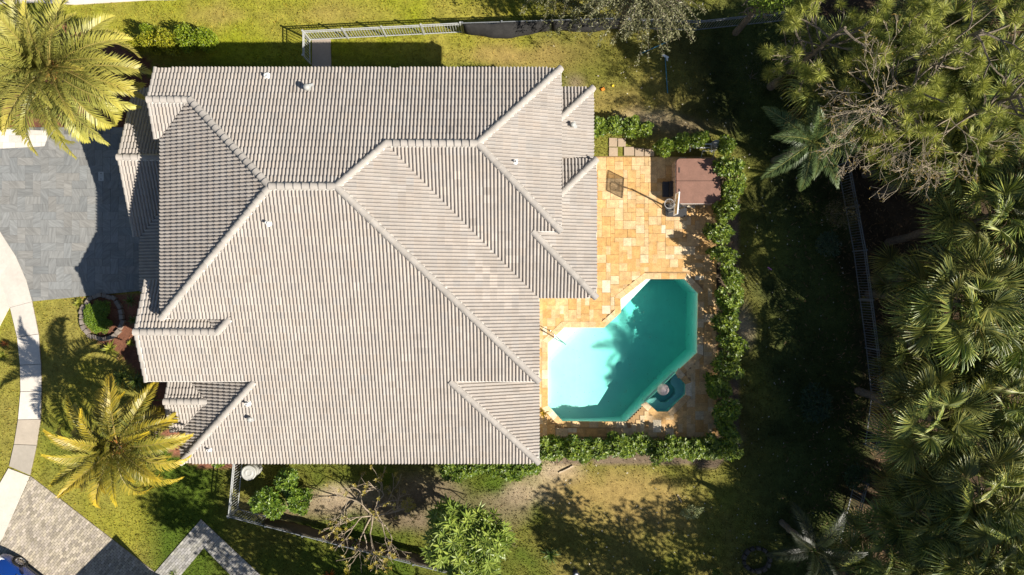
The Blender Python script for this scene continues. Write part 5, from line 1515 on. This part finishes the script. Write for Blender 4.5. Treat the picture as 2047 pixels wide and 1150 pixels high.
# ------------------------------------------------------------------ grass, litter, leaves in the pool
BLOCK = [DRIVE, [(-60, 255), (100, 262), (90, 293), (-60, 301)], OUT + INN[::-1], [(-80, 440), (0, 556), (20, 614), (0, 652), (-80, 790)], [(18, 936), (60, 952), (6, 1076), (-120, 1240), (-60, 1020)], [(-160, -60), (360, -60), (352, 0), (300, 1), (150, 10), (70, 6), (-160, 16)],
         [(62, 952), (312, 1145), (420, 1240), (-200, 1300), (5, 1078)], [(300, 1156), (402, 1038), (560, 1186), (520, 1210), (408, 1095), (345, 1170)], [(1080, 315), (1432, 315), (1434, 872), (1340, 880), (1080, 878)], [(624, 79), (661, 79), (664, 200), (624, 200)],
         [(165, 592), (420, 585), (460, 760), (300, 775), (262, 740), (232, 700), (200, 690), (172, 650)], [(0, 262), (0, 100), (100, 40), (180, 60), (300, 120), (390, 150), (390, 260)], [(380, 185), (1110, 185), (1170, 560), (1065, 880), (430, 880), (430, 600)], [(318, 150), (470, 150), (470, 178), (372, 178), (372, 240), (335, 240)], [(1217, 276), (1310, 294), (1310, 314), (1217, 314)]]
rg = np.random.default_rng(5)
n = 230000
gu_, gv_ = rg.uniform(-30, 1770, n), rg.uniform(-20, 1170, n)
ok = np.ones(n, bool)
for b in BLOCK: ok &= ~poly_in(b, gu_, gv_)
fxv = np.interp(gv_, [-200, 40, 320, 500, 700, 800, 900, 1050, 1400], [1585, 1590, 1672, 1702, 1730, 1738, 1725, 1690, 1650])
ok &= gu_ < fxv + rg.normal(0, 8, n)
gu_, gv_ = gu_[ok], gv_[ok]; x = (gu_ - 1023.5) * SC; y = (575 - gv_) * SC; n = len(x)
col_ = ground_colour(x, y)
gr = col_[:, 1] / np.maximum(1e-6, col_[:, 0])
sel = rg.random(n) < np.clip((gr - .68) * 3.0, .02, 1)
x, y, col_ = x[sel], y[sel], col_[sel]; n = len(x)
a = rg.uniform(0, 6.28, n); hgt = rg.uniform(.03, .09, n); wd = rg.uniform(.014, .03, n)
ln = rg.normal(0, .035, (n, 2))
b0 = np.stack([x - np.cos(a) * wd, y - np.sin(a) * wd, np.full(n, -.01)], 1); b1 = np.stack([x + np.cos(a) * wd, y + np.sin(a) * wd, np.full(n, -.01)], 1)
tp_ = np.stack([x + ln[:, 0], y + ln[:, 1], hgt], 1)
V = np.stack([b0, b1, tp_], 1).reshape(-1, 3)
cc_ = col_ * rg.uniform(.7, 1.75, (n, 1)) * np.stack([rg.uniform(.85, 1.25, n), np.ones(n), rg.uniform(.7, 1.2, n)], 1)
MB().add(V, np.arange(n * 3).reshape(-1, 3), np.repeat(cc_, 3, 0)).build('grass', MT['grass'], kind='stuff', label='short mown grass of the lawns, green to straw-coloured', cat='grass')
# fallen leaves under the wood and scattered over lawn and beds
lt = MB(); n = 9000
u_ = rg.uniform(1560, 2050, n); v_ = rg.uniform(0, 1160, n)
k = u_ > np.interp(v_, [0, 320, 700, 900, 1150], [1590, 1672, 1730, 1725, 1690]) - rg.exponential(60, n)
u_, v_ = u_[k], v_[k]; n = len(u_)
g = rg.uniform(.5, 1.5, (n, 1)); leaf_quads(lt, np.stack([(u_ - 1023.5) * SC, (575 - v_) * SC, rg.uniform(.0, .05, n)], 1), rdir(n, rg) * np.array([1, 1, .2]), rdir(n, rg, 2), rg.uniform(.08, .28, n), .05, np.array((.17, .11, .06)) * g)
n = 420; u_ = rg.uniform(1100, 1700, n); v_ = rg.uniform(60, 1150, n); k = ~poly_in([(1075, 310), (1440, 310), (1440, 880), (1075, 880)], u_, v_); u_, v_ = u_[k], v_[k]; n = len(u_)
leaf_quads(lt, np.stack([(u_ - 1023.5) * SC, (575 - v_) * SC, np.full(n, .07)], 1), rdir(n, rg) * np.array([1, 1, .1]), rdir(n, rg, 3), rg.uniform(.05, .12, n), .05, np.array((.5, .46, .38)) * rg.uniform(.5, 1.3, (n, 1)))
n = 2600; u_ = rg.uniform(0, 480, n); v_ = rg.uniform(20, 940, n); k = poly_in(BLOCK[10], u_, v_) | poly_in(BLOCK[11], u_, v_) | poly_in([(290, 770), (480, 760), (480, 940), (400, 935), (340, 905), (310, 850)], u_, v_); u_, v_ = u_[k], v_[k]; n = len(u_)
leaf_quads(lt, np.stack([(u_ - 1023.5) * SC, (575 - v_) * SC, rg.uniform(.01, .04, n)], 1), rdir(n, rg) * np.array([1, 1, .1]), rdir(n, rg, 3), rg.uniform(.05, .16, n), .05, np.array((.30, .13, .07)) * rg.uniform(.5, 1.4, (n, 1)))
lt.build('leaf_litter', MT['mulch'], kind='stuff', label='fallen leaves, chips and bark scattered on the ground', cat='leaf litter')
fl = MB(); n = 90; u_ = rg.uniform(1098, 1390, 4 * n); v_ = rg.uniform(560, 840, 4 * n); k = poly_in([(p[0] / SC + 1023.5, 575 - p[1] / SC) for p in grow(POOL, -.3)], u_, v_)
u_, v_ = u_[k][:n], v_[k][:n]; n = len(u_)
leaf_quads(fl, np.stack([(u_ - 1023.5) * SC, (575 - v_) * SC, np.full(n, -.092)], 1), rdir(n, rg) * np.array([1, 1, 0]) + 1e-4, np.tile([0, 0, 1.0], (n, 1)), rg.uniform(.02, .055, n), .022, (.12, .09, .05), 0)
fl.build('floating_leaves', MT['mulch'], kind='stuff', label='tiny leaf specks floating on the pool', cat='leaf litter')
